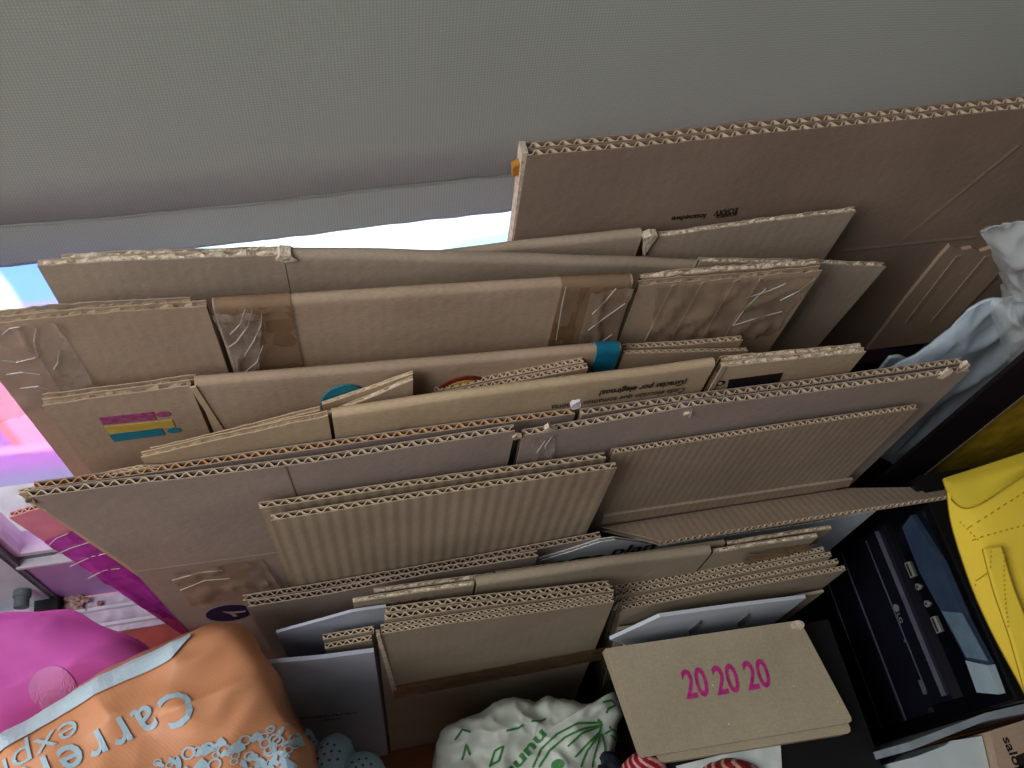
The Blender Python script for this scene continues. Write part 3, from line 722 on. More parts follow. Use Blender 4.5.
# --- plan box
PW = mat('white printed board', (196, 204, 212), rough=.6, var=.04)
PL = Board('white printed carton lettered plan under the bent flap', .1985, (690, 541))
PL.panel([(540, 561), (570, 552), (600, 542), (615, 540), (660, 546), (720, 537), (800, 525), (876, 511)], PW, 0, thk=.003, period=.006, flute=FLUTE_DK)
lettering(PL.e, 'plan', PL.pts([(608, 558)])[0], PL.pts([(650, 552)])[0], .026, INK, name='lettering')
for (x, y, rx, ry) in ((556, 563, .009, .004), (580, 559, .010, .005), (597, 557, .006, .005)):
    c0 = PL.pts([(x, y)])[0]; print_patch(PL.e, ellipse(c0, rx, ry), INK, name='printed_shape')

# --- N: slim smooth folded boxes
N_ = Board('slim folded kraft box with smooth rounded ridge, lower right of centre', .1748, (480, 585))
N_.panel([(353, 603), (410, 594), (474, 585)], K_DULL, 0, thk=.0035, rough=.0009, flute=TORN, period=.006)
N_.fold([(477, 585), (600, 566), (712, 552)], K_DULL, .0004, depth=.008, seed=51, dent=.0005)
N_.panel([(714, 553), (770, 544), (818, 537)], K_DULL, 0, thk=.0035, rough=.0009, flute=TORN, period=.006)
N2 = Board('slim kraft box tucked just behind the smooth-ridged one', .1835, (500, 572))
N2.panel([(374, 593), (430, 585), (494, 577)], K_DULL, 0, thk=.0035, rough=.0009, flute=TORN, period=.006)
N2.fold([(497, 577), (620, 560), (726, 545)], K_DULL, .0002, depth=.0055, wall=.0022, seed=52, dent=.0005)
N2.panel([(728, 545), (790, 535), (832, 529)], K_DULL, 0, thk=.0035, rough=.0009, flute=TORN, period=.006)
wrinkled(N_.e, N_.pts([(746, 552), (815, 542), (800, 565), (735, 575)]), TAPE_B, .0008, 'brown_tape', seed=7, nx=12)
N_.patch([(384, 604), (425, 598), (426, 606), (386, 613)], mat('faint stamp', (128, 104, 84), rough=.8, scale=300, var=.4), name='faint_stamp')

# --- Q: layered stacks in front
Q = Board('short box with four tight corrugated layers and a plain front panel, bottom centre', .1525, (378, 634))
QL = [(377, 635), (440, 625), (520, 615), (614, 602)]
Q.panel(QL, K_DULL, 0, thk=.0034, period=.0052, rough=.0005, flute=FLUTE, skew=(0, .045))
Q.panel([(381, 629), (450, 619), (614, 597)], K_DULL, -.0040, thk=.0034, period=.0052, rough=.0006, skew=(0, .045))
Q.panel([(385, 620), (450, 611), (614, 591)], K_DULL, -.0080, thk=.0044, period=.0075, rough=.0005)
Q.panel([(386, 613), (450, 604), (610, 586)], K_DULL, -.0128, thk=.0044, period=.0075, rough=.0005)
wrinkled(Q.e, Q.pts([(393, 686), (608, 646), (607, 658), (395, 698)]), TAPE_B, .0008, 'brown_tape', amp=.0006)
s_ = Q.pts([(376, 634), (380, 634), (397, 690), (392, 690)])
v, f = prism(s_, .0012, -.003); mesh_obj('torn_edge', v, f, TORN, Q.e)
Q2 = Board('small two-layer corrugated strip sticking out left of the four-layer box', .157, (325, 648), name='cardboard_offcut', cat='cardboard', group=None)
Q2.panel([(325, 649), (372, 640)], K_DULL, 0, thk=.004, period=.0058, rough=.0006)
Q2.panel([(323, 640), (374, 631)], K_DULL, -.0046, thk=.004, period=.0058, rough=.0006)
Q3 = Board('four-layer corrugated box edge running right of the plain front panel', .1565, (620, 610))
for k, (ya, yb, w_) in enumerate(((610, 570, 0), (604, 563, -.0044), (596, 556, -.0088), (590, 551, -.0132))):
    Q3.panel([(616 + (6, 3, 0, 0)[k], ya), (700, ya - (ya - yb) * .37), (846 - k * 7, yb)], K_DULL, w_, thk=.004, period=.0056, rough=.0005, skew=(.06, 0))
Q4 = Board('thin kraft sheet between the white foam board and the four-layer box edge', .1500, (620, 640), name='cardboard_sheet')
Q4.panel([(618, 630), (700, 618), (824, 592)], K_DULL, 0, thk=.0025, rough=.0004, fluted=False, skew=(.06, 0))

# --- foam board and white carton sheets
FOAM = mat('white foam board', (206, 214, 226), rough=.6, var=.02)
FB = Board('white foam board with two slots behind the small numbered carton', .1455, (700, 618), name='foam_board', cat='foam board', group=None)
s_ = FB.pts([(610, 640), (660, 617), (740, 606), (806, 598), (790, 640), (610, 665)])
v, f = prism([s_[0], s_[1], s_[2], s_[3], (s_[3][0], .0), (s_[0][0] + .07, .0), (s_[0][0] + .02, s_[0][1] - .03)], 0, -.003); mesh_obj('board', v, f, FOAM, FB.e)
for (x, y) in ((688, 629), (736, 622)):
    s_ = FB.pts([(x, y), (x + 12, y - 9), (x + 13, y - 6), (x + 1, y + 4)]); v, f = prism(s_, .0012, -.0002); mesh_obj('slot', v, f, mat('slot shadow grey', (120, 120, 126), rough=.8), FB.e)
PAPER = mat('bluish white carton', (176, 182, 198), rough=.7, var=.04)
W1 = Board('bluish white carton sheet with slanted corner left of the two-layer strip', .1710, (300, 628), name='carton_sheet', cat='cardboard', group=None)
W1.panel([(276, 633), (320, 621), (352, 612), (386, 607)], PAPER, 0, thk=.002, fluted=False, rough=.0003)
W2 = Board('white printed carton panel with faint lines, lower left beside the orange bag', .1485, (375, 652), name='carton_sheet', cat='cardboard', group=None)
W2.panel([(266, 664), (320, 659), (374, 652)], PAPER, 0, thk=.003, fluted=False, rough=.0003)
lettering(W2.e, 'CALENDARIO DE', W2.pts([(358, 711)])[0], W2.pts([(300, 717)])[0], .009, INK_GREY, name='lettering')
lettering(W2.e, 'ENTREGA', W2.pts([(342, 717)])[0], W2.pts([(324, 719)])[0], .007, INK_GREY, name='lettering')

# --- the small numbered carton lying flat on a dark crate
simple_crate('crate', 'dark crate under the small numbered carton', 'crate', .205, .385, -.16, .128, .402, BLK)
CR = Frame((0, 0, .432), (1, 0, 0), (0, 1, 0))
cq = [CR.st(*p) for p in ((607, 648), (800, 620), (854, 722), (645, 757))]
cn = thing('numbered_carton', 'small flat kraft carton stamped 20 20 20 in pink', 'cardboard box', Matrix.Translation((sum(p[0] for p in cq) / 4, sum(p[1] for p in cq) / 4, .411)))
off = cn.matrix_world.translation
def loc(p): return (p[0] - off.x, p[1] - off.y)
lq = [loc(p) for p in cq]
def roundpoly(q, r=.004):
    out = []
    for i in range(len(q)):
        a, b, c_ = Vector(q[i - 1]), Vector(q[i]), Vector(q[(i + 1) % len(q)])
        out += [tuple(b + (a - b).normalized() * r), tuple(b * .98 + ((a - b).normalized() + (c_ - b).normalized()) * r * .3 + b * .02), tuple(b + (c_ - b).normalized() * r)]
    return out
top = roundpoly(lq)
v, f = prism(top, .0205, .0165); mesh_obj('top_panel', v, f, K_BOX, cn)
lowq = [(lq[0][0] + .002, lq[0][1]), (lq[1][0] + .003, lq[1][1]), (lq[2][0] - .001, lq[2][1] - .007), (lq[3][0] + .013, lq[3][1] - .006)]
v, f = prism(roundpoly(lowq), .0145, 0.0); mesh_obj('lower_tray', v, f, K_BOX, cn)
v, f = prism([(lq[0][0] - .001, lq[0][1]), (lq[0][0] + .004, lq[0][1]), (lq[3][0] + .005, lq[3][1]), (lq[3][0] - .001, lq[3][1])], .0195, .006); mesh_obj('side_wall', v, f, K_BOX, cn)
v, f = prism(ellipse((lq[1][0] - .004, lq[1][1] - .004), .006, .004, 10), .0225, .016); mesh_obj('worn_corner', v, f, TORN, cn)
for k_, (x_, y_) in enumerate(((794, 686), (838, 702), (713, 685), (729, 724))):
    c0 = loc(CR.st(x_, y_)); v, f = prism(ellipse(c0, .0011, .0006, 8, k_), .0209, .0204); mesh_obj('fleck', v, f, TORN, cn)
CR2 = Frame((0, 0, .4318), (1, 0, 0), (0, 1, 0))
for (xa, ya, xb, yb) in ((687, 700, 711, 696), (718, 696, 742, 692), (749, 691, 773, 687)):
    a_, b_ = loc(CR2.st(xa, ya)), loc(CR2.st(xb, yb)); lettering(cn, '20', a_, b_, .0235, INK_PINK, w=.0209, bold=.018, name='stamped_number')

# ================================================================== BAGS AND SOFT THINGS
def smooth_loop(P, n):
    out = []; m = len(P)
    for i in range(n):
        u = i / n * m; k = int(u); t = u - k
        p0, p1, p2, p3 = P[(k - 1) % m], P[k % m], P[(k + 1) % m], P[(k + 2) % m]
        out.append(tuple(.5 * (2 * p1[d] + (p2[d] - p0[d]) * t + (2 * p0[d] - 5 * p1[d] + 4 * p2[d] - p3[d]) * t * t + (3 * p1[d] - p0[d] - 3 * p2[d] + p3[d]) * t ** 3) for d in range(2)))
    return out
def soft(parent, name, px, z, dome, z_bot, mt, wr=.004, fr=14, n=110, rings=26, taper=.97, seed=0, power=.6):
    """a filled soft body: domed top over a closed outline, sides going down to what carries it"""
    P = [at(p[0], p[1], z=z) if not isinstance(p, Vector) else p for p in px]
    L = smooth_loop([(p.x, p.y) for p in P], n); cx, cy = sum(p[0] for p in L) / n, sum(p[1] for p in L) / n
    o = parent.matrix_world.translation; V, Fc = [], []
    def rid(x, y):
        a = 1 - abs(noise.noise(Vector((x * fr, y * fr * 1.6, seed)))) * 2
        b = 1 - abs(noise.noise(Vector((x * fr * 2.3 + 5, y * fr * 2.3, seed + 4)))) * 2
        return (a + .5 * b) * wr
    rows = []
    for k in range(rings):
        r_ = (k + .5) / rings; rows.append((r_, z + dome * max(0, 1 - r_ ** 2.4) ** power, 1.0))
    depth = z - z_bot
    for k in range(14):
        q = k / 13; rr = 1 + .012 * math.sin(PI * min(1, q * 1.5)) - (1 - taper) * q
        rows.append((rr, z - depth * q, 1 - q * .6))
    for (r_, zz, am) in rows:
        for (x, y) in L:
            X, Y_ = cx + (x - cx) * r_, cy + (y - cy) * r_
            d = rid(X + zz * .3, Y_ + zz * .2) * am * (min(1, r_ * 3))
            if r_ < 1 and zz > z - .0001: V.append((X - o.x, Y_ - o.y, zz + d * (1 if zz > z_bot else 0) - o.z))
            else:
                l = math.hypot(x - cx, y - cy); zz2 = max(z_bot, zz)
                V.append((X + (x - cx) / l * d * .6 - o.x, Y_ + (y - cy) / l * d * .6 - o.y, zz2 - o.z))
    R_ = len(rows)
    for k in range(R_ - 1):
        for i in range(n):
            j = (i + 1) % n; Fc.append([k * n + i, k * n + j, (k + 1) * n + j, (k + 1) * n + i])
    Fc.append(list(range(n))); Fc.append([(R_ - 1) * n + i for i in reversed(range(n))])
    return mesh_obj(name, V, Fc, mt, parent, smooth=True), L
def bvh(o):
    return BVHTree.FromPolygons([o.parent.matrix_world @ v.co for v in o.data.vertices], [list(p.vertices) for p in o.data.polygons])
def drape(parent, tree, V, Fc, mt, name, lift=.0012, maxe=.006):
    """lay flat (x, y) shapes on the soft surface below them"""
    bm = bmesh.new(); vs_ = [bm.verts.new((p[0], p[1], 0)) for p in V]
    for q in Fc:
        try: bm.faces.new([vs_[i] for i in q])
        except ValueError: pass
    bmesh.ops.triangulate(bm, faces=bm.faces)
    for _ in range(4):
        es = [e for e in bm.edges if e.calc_length() > maxe]
        if not es: break
        bmesh.ops.subdivide_edges(bm, edges=es, cuts=1); bmesh.ops.triangulate(bm, faces=[q for q in bm.faces if len(q.verts) > 3])
    o = parent.matrix_world.translation; last = .5
    kill = []
    for v_ in bm.verts:
        h = tree.ray_cast(Vector((v_.co.x, v_.co.y, 2)), Vector((0, 0, -1)))
        if h[0] is None: kill.append(v_); continue
        v_.co = Vector((v_.co.x, v_.co.y, h[0].z + lift)) - o
    bmesh.ops.delete(bm, geom=kill, context='VERTS')
    me = bpy.data.meshes.new(name); bm.to_mesh(me); bm.free(); me.materials.append(mt)
    ob = bpy.data.objects.new(name, me); COL.objects.link(ob); ob.parent = parent; return ob
def cloth_mat(name, rgb, weave=.0016, rough=.75, var=.1, trans=0.0, strength=.06, spec=.3):
    m = mat(name, rgb, rough=rough, var=var, scale=12, spec=spec)
    nt = m.node_tree; p = nt.nodes['Principled BSDF']; tc = N(nt, 'ShaderNodeTexCoord')
    wv = N(nt, 'ShaderNodeTexWave', wave_type='BANDS', bands_direction='DIAGONAL'); wv.inputs['Scale'].default_value = 2 * PI / (20 * weave)
    wv.inputs['Distortion'].default_value = 2; wv.inputs['Detail Scale'].default_value = 2
    nt.links.new(tc.outputs['Object'], wv.inputs['Vector'])
    bp = N(nt, 'ShaderNodeBump'); bp.inputs['Strength'].default_value = strength; bp.inputs['Distance'].default_value = .0005
    nt.links.new(wv.outputs['Fac'], bp.inputs['Height']); nt.links.new(bp.outputs[0], p.inputs['Normal']); return m

# --- magenta bag by the door
PB = thing('magenta_bag', 'magenta fabric bag with pale dots beside the balcony door', 'bag', Matrix.Translation((-.30, .21, 0)))
zp = .40
pink, _ = soft(PB, 'body', [(-90, 690), (-60, 650), (0, 622), (50, 617), (100, 626), (146, 652), (140, 674), (80, 702), (-10, 730), (-80, 722)], zp, .035, .004, cloth_mat('magenta fabric', (206, 96, 184), weave=.0011, rough=.7), wr=.009, fr=11, seed=2, taper=1.0)
pt = bvh(pink); DOT = cloth_mat('pale pink dot', (206, 128, 186), weave=.0011, rough=.7)
for (x, y, r_) in ((53, 690, .016), (-30, 660, .016)):
    c0 = at(x, y, z=zp + .03); q = ellipse((c0.x, c0.y), r_, r_ * .95, 28); drape(PB, pt, q, [list(range(28))], DOT, 'printed_dot')

# --- orange shopping bag
ORF = cloth_mat('orange woven plastic', (222, 154, 112), weave=.0014, rough=.5, var=.12, spec=.45)
OB = thing('orange_shopping_bag', 'full orange woven shopping bag with pale blue lettering at the lower left', 'bag', Matrix.Translation((-.17, .09, 0)))
zo = .53
OUT = [(0, 742), (40, 716), (80, 693), (130, 668), (180, 645), (207, 630), (238, 634), (258, 660), (276, 695), (296, 735), (305, 775), (300, 850), (200, 900), (60, 900), (-60, 850), (-70, 790)]
orange, OL = soft(OB, 'body', OUT, zo, .022, .004, ORF, wr=.0085, fr=13, seed=9, taper=.96, n=140, power=.55)
ot = bvh(orange)
TRIM = cloth_mat('pale blue trim', (196, 218, 232), weave=.0012, rough=.5)
tr = [at(x, y, z=zo + .004) for (x, y) in ((-70, 786), (-40, 764), (0, 741), (40, 715), (80, 692), (130, 667), (165, 651), (194, 637))]
cxo, cyo = sum(p[0] for p in OL) / len(OL), sum(p[1] for p in OL) / len(OL)
dense = []
for a_, b_ in zip(tr, tr[1:]):
    for k in range(8): dense.append(a_.lerp(b_, k / 8))
dense.append(tr[-1]); V, Fc = [], []
for i, p in enumerate(dense):
    a_, b_ = dense[max(0, i - 1)], dense[min(len(dense) - 1, i + 1)]; d = (b_ - a_).normalized(); nrm = Vector((d.y, -d.x, 0))
    wd = .0125 * min(1, .25 + (len(dense) - 1 - i) / 8)
    for k in range(5): q = p + nrm * (wd * k / 4 + .0015); V.append((q.x, q.y))
for i in range(len(dense) - 1):
    for j in range(4): Fc.append([i * 5 + j, (i + 1) * 5 + j, (i + 1) * 5 + j + 1, i * 5 + j + 1])
drape(OB, ot, V, Fc, TRIM, 'rim_trim', lift=.0025)
LETB = cloth_mat('pale blue print', (178, 206, 222), weave=.0012, rough=.5)
zt = zo + .018
def drape_text(parent, tree, body, a, b, h, mt, z, bold=.0, name='lettering', space=1.0):
    V, Fc = text_data(body, bold, 0.0, space); A_, B_ = at(*a, z=z), at(*b, z=z); H_ = at(*h, z=z)
    ux, uy = B_.x - A_.x, B_.y - A_.y; vx, vy = H_.x - A_.x, H_.y - A_.y
    V2 = [(A_.x + ux * p[0] + vx * p[1], A_.y + uy * p[0] + vy * p[1]) for p in V]
    return drape(parent, tree, V2, Fc, mt, name)
drape_text(OB, ot, 'Carrefour', (188, 689), (-47, 806), (203, 719), LETB, zt, bold=.012, space=1.22)
drape_text(OB, ot, 'express', (76, 712), (-62, 795), (83, 734), LETB, zt, bold=-.005)
rnd = random.Random(3)
for i in range(120):        # little hearts, rings and drops printed at the lower right corner
    px_, py_ = rnd.uniform(160, 298), rnd.uniform(712, 775)
    if py_ < 712 + (298 - px_) * .33 + 6: continue
    c0 = at(px_, py_, z=zt - .004); r_ = rnd.uniform(.0018, .0045); k = rnd.random()
    if k < .45:
        n_ = 14; V = ellipse((c0.x, c0.y), r_, r_ * .9, n_) + ellipse((c0.x, c0.y), r_ * .68, r_ * .62, n_); Fc = [[a_, (a_ + 1) % n_, n_ + (a_ + 1) % n_, n_ + a_] for a_ in range(n_)]
    elif k < .7:
        hp = []
        for q in range(18):
            a_ = 2 * PI * q / 18; hp.append((c0.x + r_ * math.sin(a_) ** 3, c0.y - r_ * (.81 * math.cos(a_) - .31 * math.cos(2 * a_) - .12 * math.cos(3 * a_))))
        V, Fc = hp, [list(range(18))]
    else:
        V = ellipse((c0.x, c0.y), r_, r_ * .4, 12, rnd.uniform(0, 3)); Fc = [list(range(12))]
    drape(OB, ot, V, Fc, LETB, 'printed_motif')

# --- knitted pale blue things
KN = cloth_mat('pale blue knit', (160, 190, 204), weave=.003, rough=.95, strength=.6)
KB = thing('knitted_socks', 'pale blue knitted bundle with eyelets beside the orange bag', 'knitwear', Matrix.Translation((-.03, .085, 0)))
zk = .42
for pts_, d in (([(302, 740), (306, 730), (314, 735), (318, 748), (310, 756), (300, 752)], .012), ([(310, 768), (318, 745), (332, 735), (346, 738), (352, 752), (346, 775), (320, 785)], .022), ([(338, 770), (350, 756), (366, 752), (380, 762), (386, 785), (350, 800)], .016)):
    soft(KB, 'knit_fold', pts_, zk, d, zk - .05 if d == .012 else .004, KN, wr=.002, fr=40, n=40, rings=8)
EYE = mat('knit eyelet shade', (70, 92, 108), rough=1)
kparts = [c_ for c_ in KB.children]
for kp_, spots in ((kparts[1], ((316, 752), (322, 748), (328, 745), (335, 746), (318, 759), (325, 755), (332, 752), (340, 752), (322, 765), (330, 761), (338, 760))), (kparts[2], ((352, 762), (359, 759), (366, 758), (356, 767), (363, 765), (371, 764)))):
    kt = bvh(kp_)
    for (x, y) in spots:
        c0 = at(x, y, z=zk + .018); drape(KB, kt, ellipse((c0.x, c0.y), .0011, .0009, 8), [list(range(8))], EYE, 'eyelet', lift=.0006)
kt = bvh(kparts[0])
for k in range(5):
    p0, p1 = at(303 + k * 3, 737 - k, z=zk + .01), at(306 + k * 3, 752 - k, z=zk + .01); dd = Vector((.0008, 0, 0))
    drape(KB, kt, [((p0 - dd).x, p0.y), ((p0 + dd).x, p0.y), ((p1 + dd).x, p1.y), ((p1 - dd).x, p1.y)], [[0, 1, 2, 3]], EYE, 'cuff_rib', lift=.0006)

# --- white and green plastic bag
GWM = mat('white thin plastic bag', (196, 204, 194), rough=.45, var=.06, scale=10, spec=.5)
GB = thing('green_printed_bag', 'white plastic bag with green pumpkin drawing and lettering, bottom centre', 'bag', Matrix.Translation((.12, .08, 0)))
zg = .36
gbag, _ = soft(GB, 'body', [(446, 735), (462, 722), (486, 715), (505, 704), (520, 701), (534, 706), (550, 700), (585, 706), (612, 694), (618, 712), (608, 760), (600, 830), (540, 860), (450, 830), (440, 770)], zg, .02, .004, GWM, wr=.007, fr=30, seed=5, taper=.97, n=130)
gt = bvh(gbag); GRN = mat('green print', (52, 128, 62), rough=.5); zg2 = zg + .018
def stroke(parent, tree, px, wd, mt, z, name='printed_line'):
    P = [at(*p, z=z) for p in px]; D_ = []
    for i in range(len(P)):
        p0, p1 = P[max(0, i - 1)], P[min(len(P) - 1, i + 1)]; d = (p1 - p0).normalized(); D_.append((-d.y * wd / 2, d.x * wd / 2))
    V = [(p.x + d[0], p.y + d[1]) for p, d in zip(P, D_)] + [(p.x - d[0], p.y - d[1]) for p, d in zip(P, D_)]; n_ = len(P)
    drape(parent, tree, V, [[i, i + 1, n_ + i + 1, n_ + i] for i in range(n_ - 1)], mt, name)
for cur in ([(532, 768), (540, 750), (556, 735), (576, 725), (602, 722)], [(538, 768), (548, 752), (563, 739), (582, 730), (603, 724)], [(566, 748), (580, 735), (600, 726)], [(574, 758), (586, 745), (602, 730)], [(580, 768), (586, 752), (598, 735)], [(592, 768), (596, 750), (601, 733)], [(602, 768), (606, 750), (603, 733)], [(600, 732), (602, 724), (598, 719)], [(606, 733), (614, 728), (622, 732), (618, 738), (612, 734)], [(611, 725), (613, 730)], [(602, 703), (612, 700), (617, 704), (608, 709), (606, 713)], [(489, 768), (494, 752), (502, 748), (498, 762), (490, 766)], [(470, 755), (466, 745), (462, 760)], [(505, 733), (517, 730), (522, 727)], [(530, 723), (540, 722), (545, 719)], [(455, 740), (462, 730), (470, 733)]):
    fine = []
    for a_, b_ in zip(cur, cur[1:]):
        for k in range(5): fine.append((a_[0] + (b_[0] - a_[0]) * k / 5, a_[1] + (b_[1] - a_[1]) * k / 5))
    fine.append(cur[-1]); stroke(GB, gt, fine, .0016, GRN, zg2)
drape_text(GB, gt, 'nunitu', (540, 730), (490, 790), (548, 738), GRN, zg2, bold=.02)
c0 = at(556, 766, z=zg2); drape(GB, gt, ellipse((c0.x, c0.y), .005, .004), [list(range(24))], GRN, 'printed_dot')

# --- fabrics under the numbered carton
def stripe_mat(name, c1, c2, per):
    m = mat(name, c1, rough=.8); nt = m.node_tree; p = nt.nodes['Principled BSDF']; tc = N(nt, 'ShaderNodeTexCoord')
    wv = N(nt, 'ShaderNodeTexWave', wave_type='BANDS', bands_direction='DIAGONAL'); wv.inputs['Scale'].default_value = 2 * PI / (20 * per); wv.inputs['Distortion'].default_value = 1.5
    wv.inputs['Detail Scale'].default_value = 20
    nt.links.new(tc.outputs['Object'], wv.inputs['Vector'])
    mx = N(nt, 'ShaderNodeMix', data_type='RGBA'); mx.inputs[6].default_value = lin(c1); mx.inputs[7].default_value = lin(c2)
    r = N(nt, 'ShaderNodeMapRange'); r.inputs['From Min'].default_value = .66; r.inputs['From Max'].default_value = .8; nt.links.new(wv.outputs['Fac'], r.inputs['Value'])
    nt.links.new(r.outputs[0], mx.inputs[0]); nt.links.new(mx.outputs[2], p.inputs['Base Color']); return m
zr = .412
for nm, lb, px_, d, mt in (
    ('striped_cloth', 'red cloth with thin white stripes bunched at the carton left corner', [(622, 768), (632, 757), (648, 754), (660, 760), (666, 775), (640, 790), (622, 785)], .014, stripe_mat('red striped cloth', (150, 22, 40), (220, 170, 170), .004)),
    ('striped_cloth', 'red and cream striped cloth under the carton front edge', [(700, 775), (712, 764), (735, 760), (755, 768), (758, 790), (710, 800)], .012, stripe_mat('red cream striped cloth', (140, 30, 40), (214, 176, 160), .0045)),
    ('navy_cloth', 'dark navy cloth beside the red striped bundle', [(594, 768), (602, 752), (618, 758), (622, 775), (600, 790)], .006, cloth_mat('navy cloth', (22, 24, 40)))):
    r_ = thing(nm, lb, 'cloth', Matrix.Translation((.2, .02, 0)))
    soft(r_, 'folds', px_, zr if nm != 'navy_cloth' else .37, d, .4105 if nm != 'navy_cloth' else .30, mt, wr=.0025, fr=45, n=48, rings=10)
cq = [at(*p, z=.4118) for p in ((676, 766), (780, 740), (783, 790), (690, 800))]
v, f = prism([(p.x, p.y) for p in cq], .4108, .4125); wp = mesh_obj('white_paper', v, f, mat('white card', (206, 216, 214), rough=.6)); tag(wp, 'white card sticking out below the carton front edge', 'paper')

# ================================================================== COMPUTER TOWER
XP = .46
PF = Frame((XP, .12, 0), (0, -1, 0), (0, 0, 1))           # front plane, facing left
pc = thing('computer_tower', 'black desktop computer tower with disc drive and silver strip at right', 'computer', PF.m)
GLOSS = mat('glossy black plastic', (10, 11, 18), rough=.18, var=.1, spec=.6, coat=.3)
DRV = mat('drive bezel black', (20, 20, 32), rough=.3, var=.1, spec=.5)
SILV = mat('silver plastic', (178, 200, 214), rough=.25, var=.04, spec=.6, metal=.3)
SILV_D = mat('blue gloss strip', (52, 68, 92), rough=.2, var=.1, spec=.7, coat=.4)  # dark bluish gloss of the strip put into its colour
CHR = mat('connector metal', (190, 190, 186), rough=.35, metal=.6)
GLINT = mat('edge glint and button grey', (92, 92, 112), rough=.3, spec=.6)  # lighter grey paints in edge glints, also colours button and drive light
hs = [PF.st(*p) for p in ((899, 719), (912, 515))]
s_near = max(PF.st(*p)[0] for p in ((951, 699), (1001, 694))) + .008
s_far = s_near - .185
ztop = PF.st(945, 565)[1] + .012
def pbox(name, s0, s1, t0, t1, w0, w1, mt, parent=None):
    v, f = box(s0, s1, t0, t1, w0, w1); return mesh_obj(name, v, f, mt, parent or pc)
pbox('case', s_far, s_near, .004, ztop, -.40, -.002, BLK)
pbox('front_bezel', s_far + .002, s_near - .002, .008, ztop - .002, -.002, .004, GLOSS)
dq = [PF.st(*p, .012) for p in ((872, 530), (944, 688), (924, 710), (858, 560))]
d_s0, d_s1 = dq[0][0], PF.st(951, 699, .012)[0]
d_t1 = (dq[0][1] + dq[1][1]) / 2 + .006; d_t0 = d_t1 - .041
drv = pbox('disc_drive', d_s0, d_s1, d_t0, d_t1, .004, .009, DRV)
pbox('tray_front', d_s0 + .004, d_s1 - .004, d_t0 + .014, d_t1 - .008, .009, .0115, DRV, drv)
pbox('tray_edge', d_s0 + .003, d_s1 - .004, d_t1 - .008, d_t1 - .0066, .009, .0125, GLINT, drv)
pbox('tray_edge', d_s0 + .004, d_s1 - .012, d_t0 + .012, d_t0 + .0126, .009, .0116, GLINT, drv)
pbox('eject_button', d_s1 - .022, d_s1 - .010, d_t0 + .005, d_t0 + .008, .009, .0105, GLINT, drv)
v, f = prism(ellipse(((d_s0 + d_s1) / 2 + .02, d_t0 + .0075), .0013, .0013, 12), .009, .0097); mesh_obj('drive_light', v, f, GLINT, drv)
lg = PF.st(896, 608, .012); v, f = prism(ellipse((lg[0], lg[1]), .0035, .0035, 20), .0115, .0121); mesh_obj('logo_disc', v, f, CHR, drv)
lettering(drv, 'LG', (lg[0] + .005, lg[1] - .0028), (lg[0] + .013, lg[1] - .0028), .0055, CHR, w=.0122, bold=.02)
for k in (1, 2):
    pbox('bay_cover', d_s0 - .004, d_s1 + .004, d_t0 - .046 * k + .003, d_t0 - .046 * (k - 1) - .004, .004, .0065, DRV)
    pbox('bay_edge', d_s0 - .004, d_s1 + .004, d_t0 - .046 * k + .0015, d_t0 - .046 * k + .0026, .004, .0072, GLINT)
for (x, y) in ((909, 570), (935, 625)):
    c0 = PF.st(x, y, .006); v, f = join(box(c0[0] - .0066, c0[0] + .0066, c0[1] - .0024, c0[1] + .0024, .004, .0062)); u = mesh_obj('usb_port', v, f, CHR, pc)
    pbox('port_slot', c0[0] - .0056, c0[0] + .0056, c0[1] - .0006, c0[1] + .0018, .0062, .0065, RUBBER, u)
for (x, y) in ((917, 587), (926, 604)):
    c0 = PF.st(x, y, .006); v, f = prism(ellipse(c0, .0028, .0028, 20), .004, .0058); u = mesh_obj('audio_jack', v, f, CHR, pc)
    v, f = prism(ellipse(c0, .0013, .0013, 14), .0058, .0061); mesh_obj('jack_hole', v, f, RUBBER, u)
sp = [PF.st(*p, .008) for p in ((903, 527), (921, 573), (942, 611), (967, 659), (979, 692), (1001, 694), (990, 664), (964, 615), (942, 562), (912, 515))]
v, f = prism([sp[0], sp[1], sp[2], sp[3], sp[6], sp[7], sp[8], sp[9]], .004, .009); mesh_obj('front_strip', v, f, SILV_D, pc)
v, f = prism([(sp[3][0] + .0008, sp[3][1]), sp[4], sp[5], (sp[6][0] + .0008, sp[6][1])], .004, .010); mesh_obj('strip_end', v, f, SILV, pc)
s2 = [PF.st(*p, .0095) for p in ((942, 611), (967, 657), (988, 661), (962, 613))]
v, f = prism(s2, .009, .0100); mesh_obj('painted_strip_sheen', v, f, mat('strip sheen grey blue', (120, 146, 166), rough=.25, spec=.6, metal=.3), pc)  # lighter patch paints a sheen onto the front strip

# ================================================================== RIGHT SIDE
# cabinet side panel, mustard back and its fittings
DKW = mat('dark stained wood', (34, 26, 32), rough=.5, var=.2, scale=20)
cabf = standing(1010, 360, .262, 0, 0)
cab = thing('cabinet', 'dark wooden cabinet side standing behind the computer tower', 'cabinet', Matrix.Translation((.56, .30, 0)))
ca, cb = at(1016, 362, y=.243), at(1034, 384, y=.243)
def wbox(parent, name, x0, x1, y0, y1, z0, z1, mt):
    o = parent.matrix_world.translation; v, f = box(x0 - o.x, x1 - o.x, y0 - o.y, y1 - o.y, z0 - o.z, z1 - o.z); return mesh_obj(name, v, f, mt, parent)
wbox(cab, 'side_panel', ca.x + .002, cb.x + .004, .243, .2465, .003, .655, DKW)
wbox(cab, 'edge_strip', cb.x + .004, cb.x + .007, .2425, .2465, .003, .655, mat('pale edge band', (150, 128, 96), rough=.5))
wbox(cab, 'back_panel', cb.x + .007, 1.0, .2466, .2505, .003, .655, mat('mustard panel', (196, 160, 36), rough=.7, var=.2))
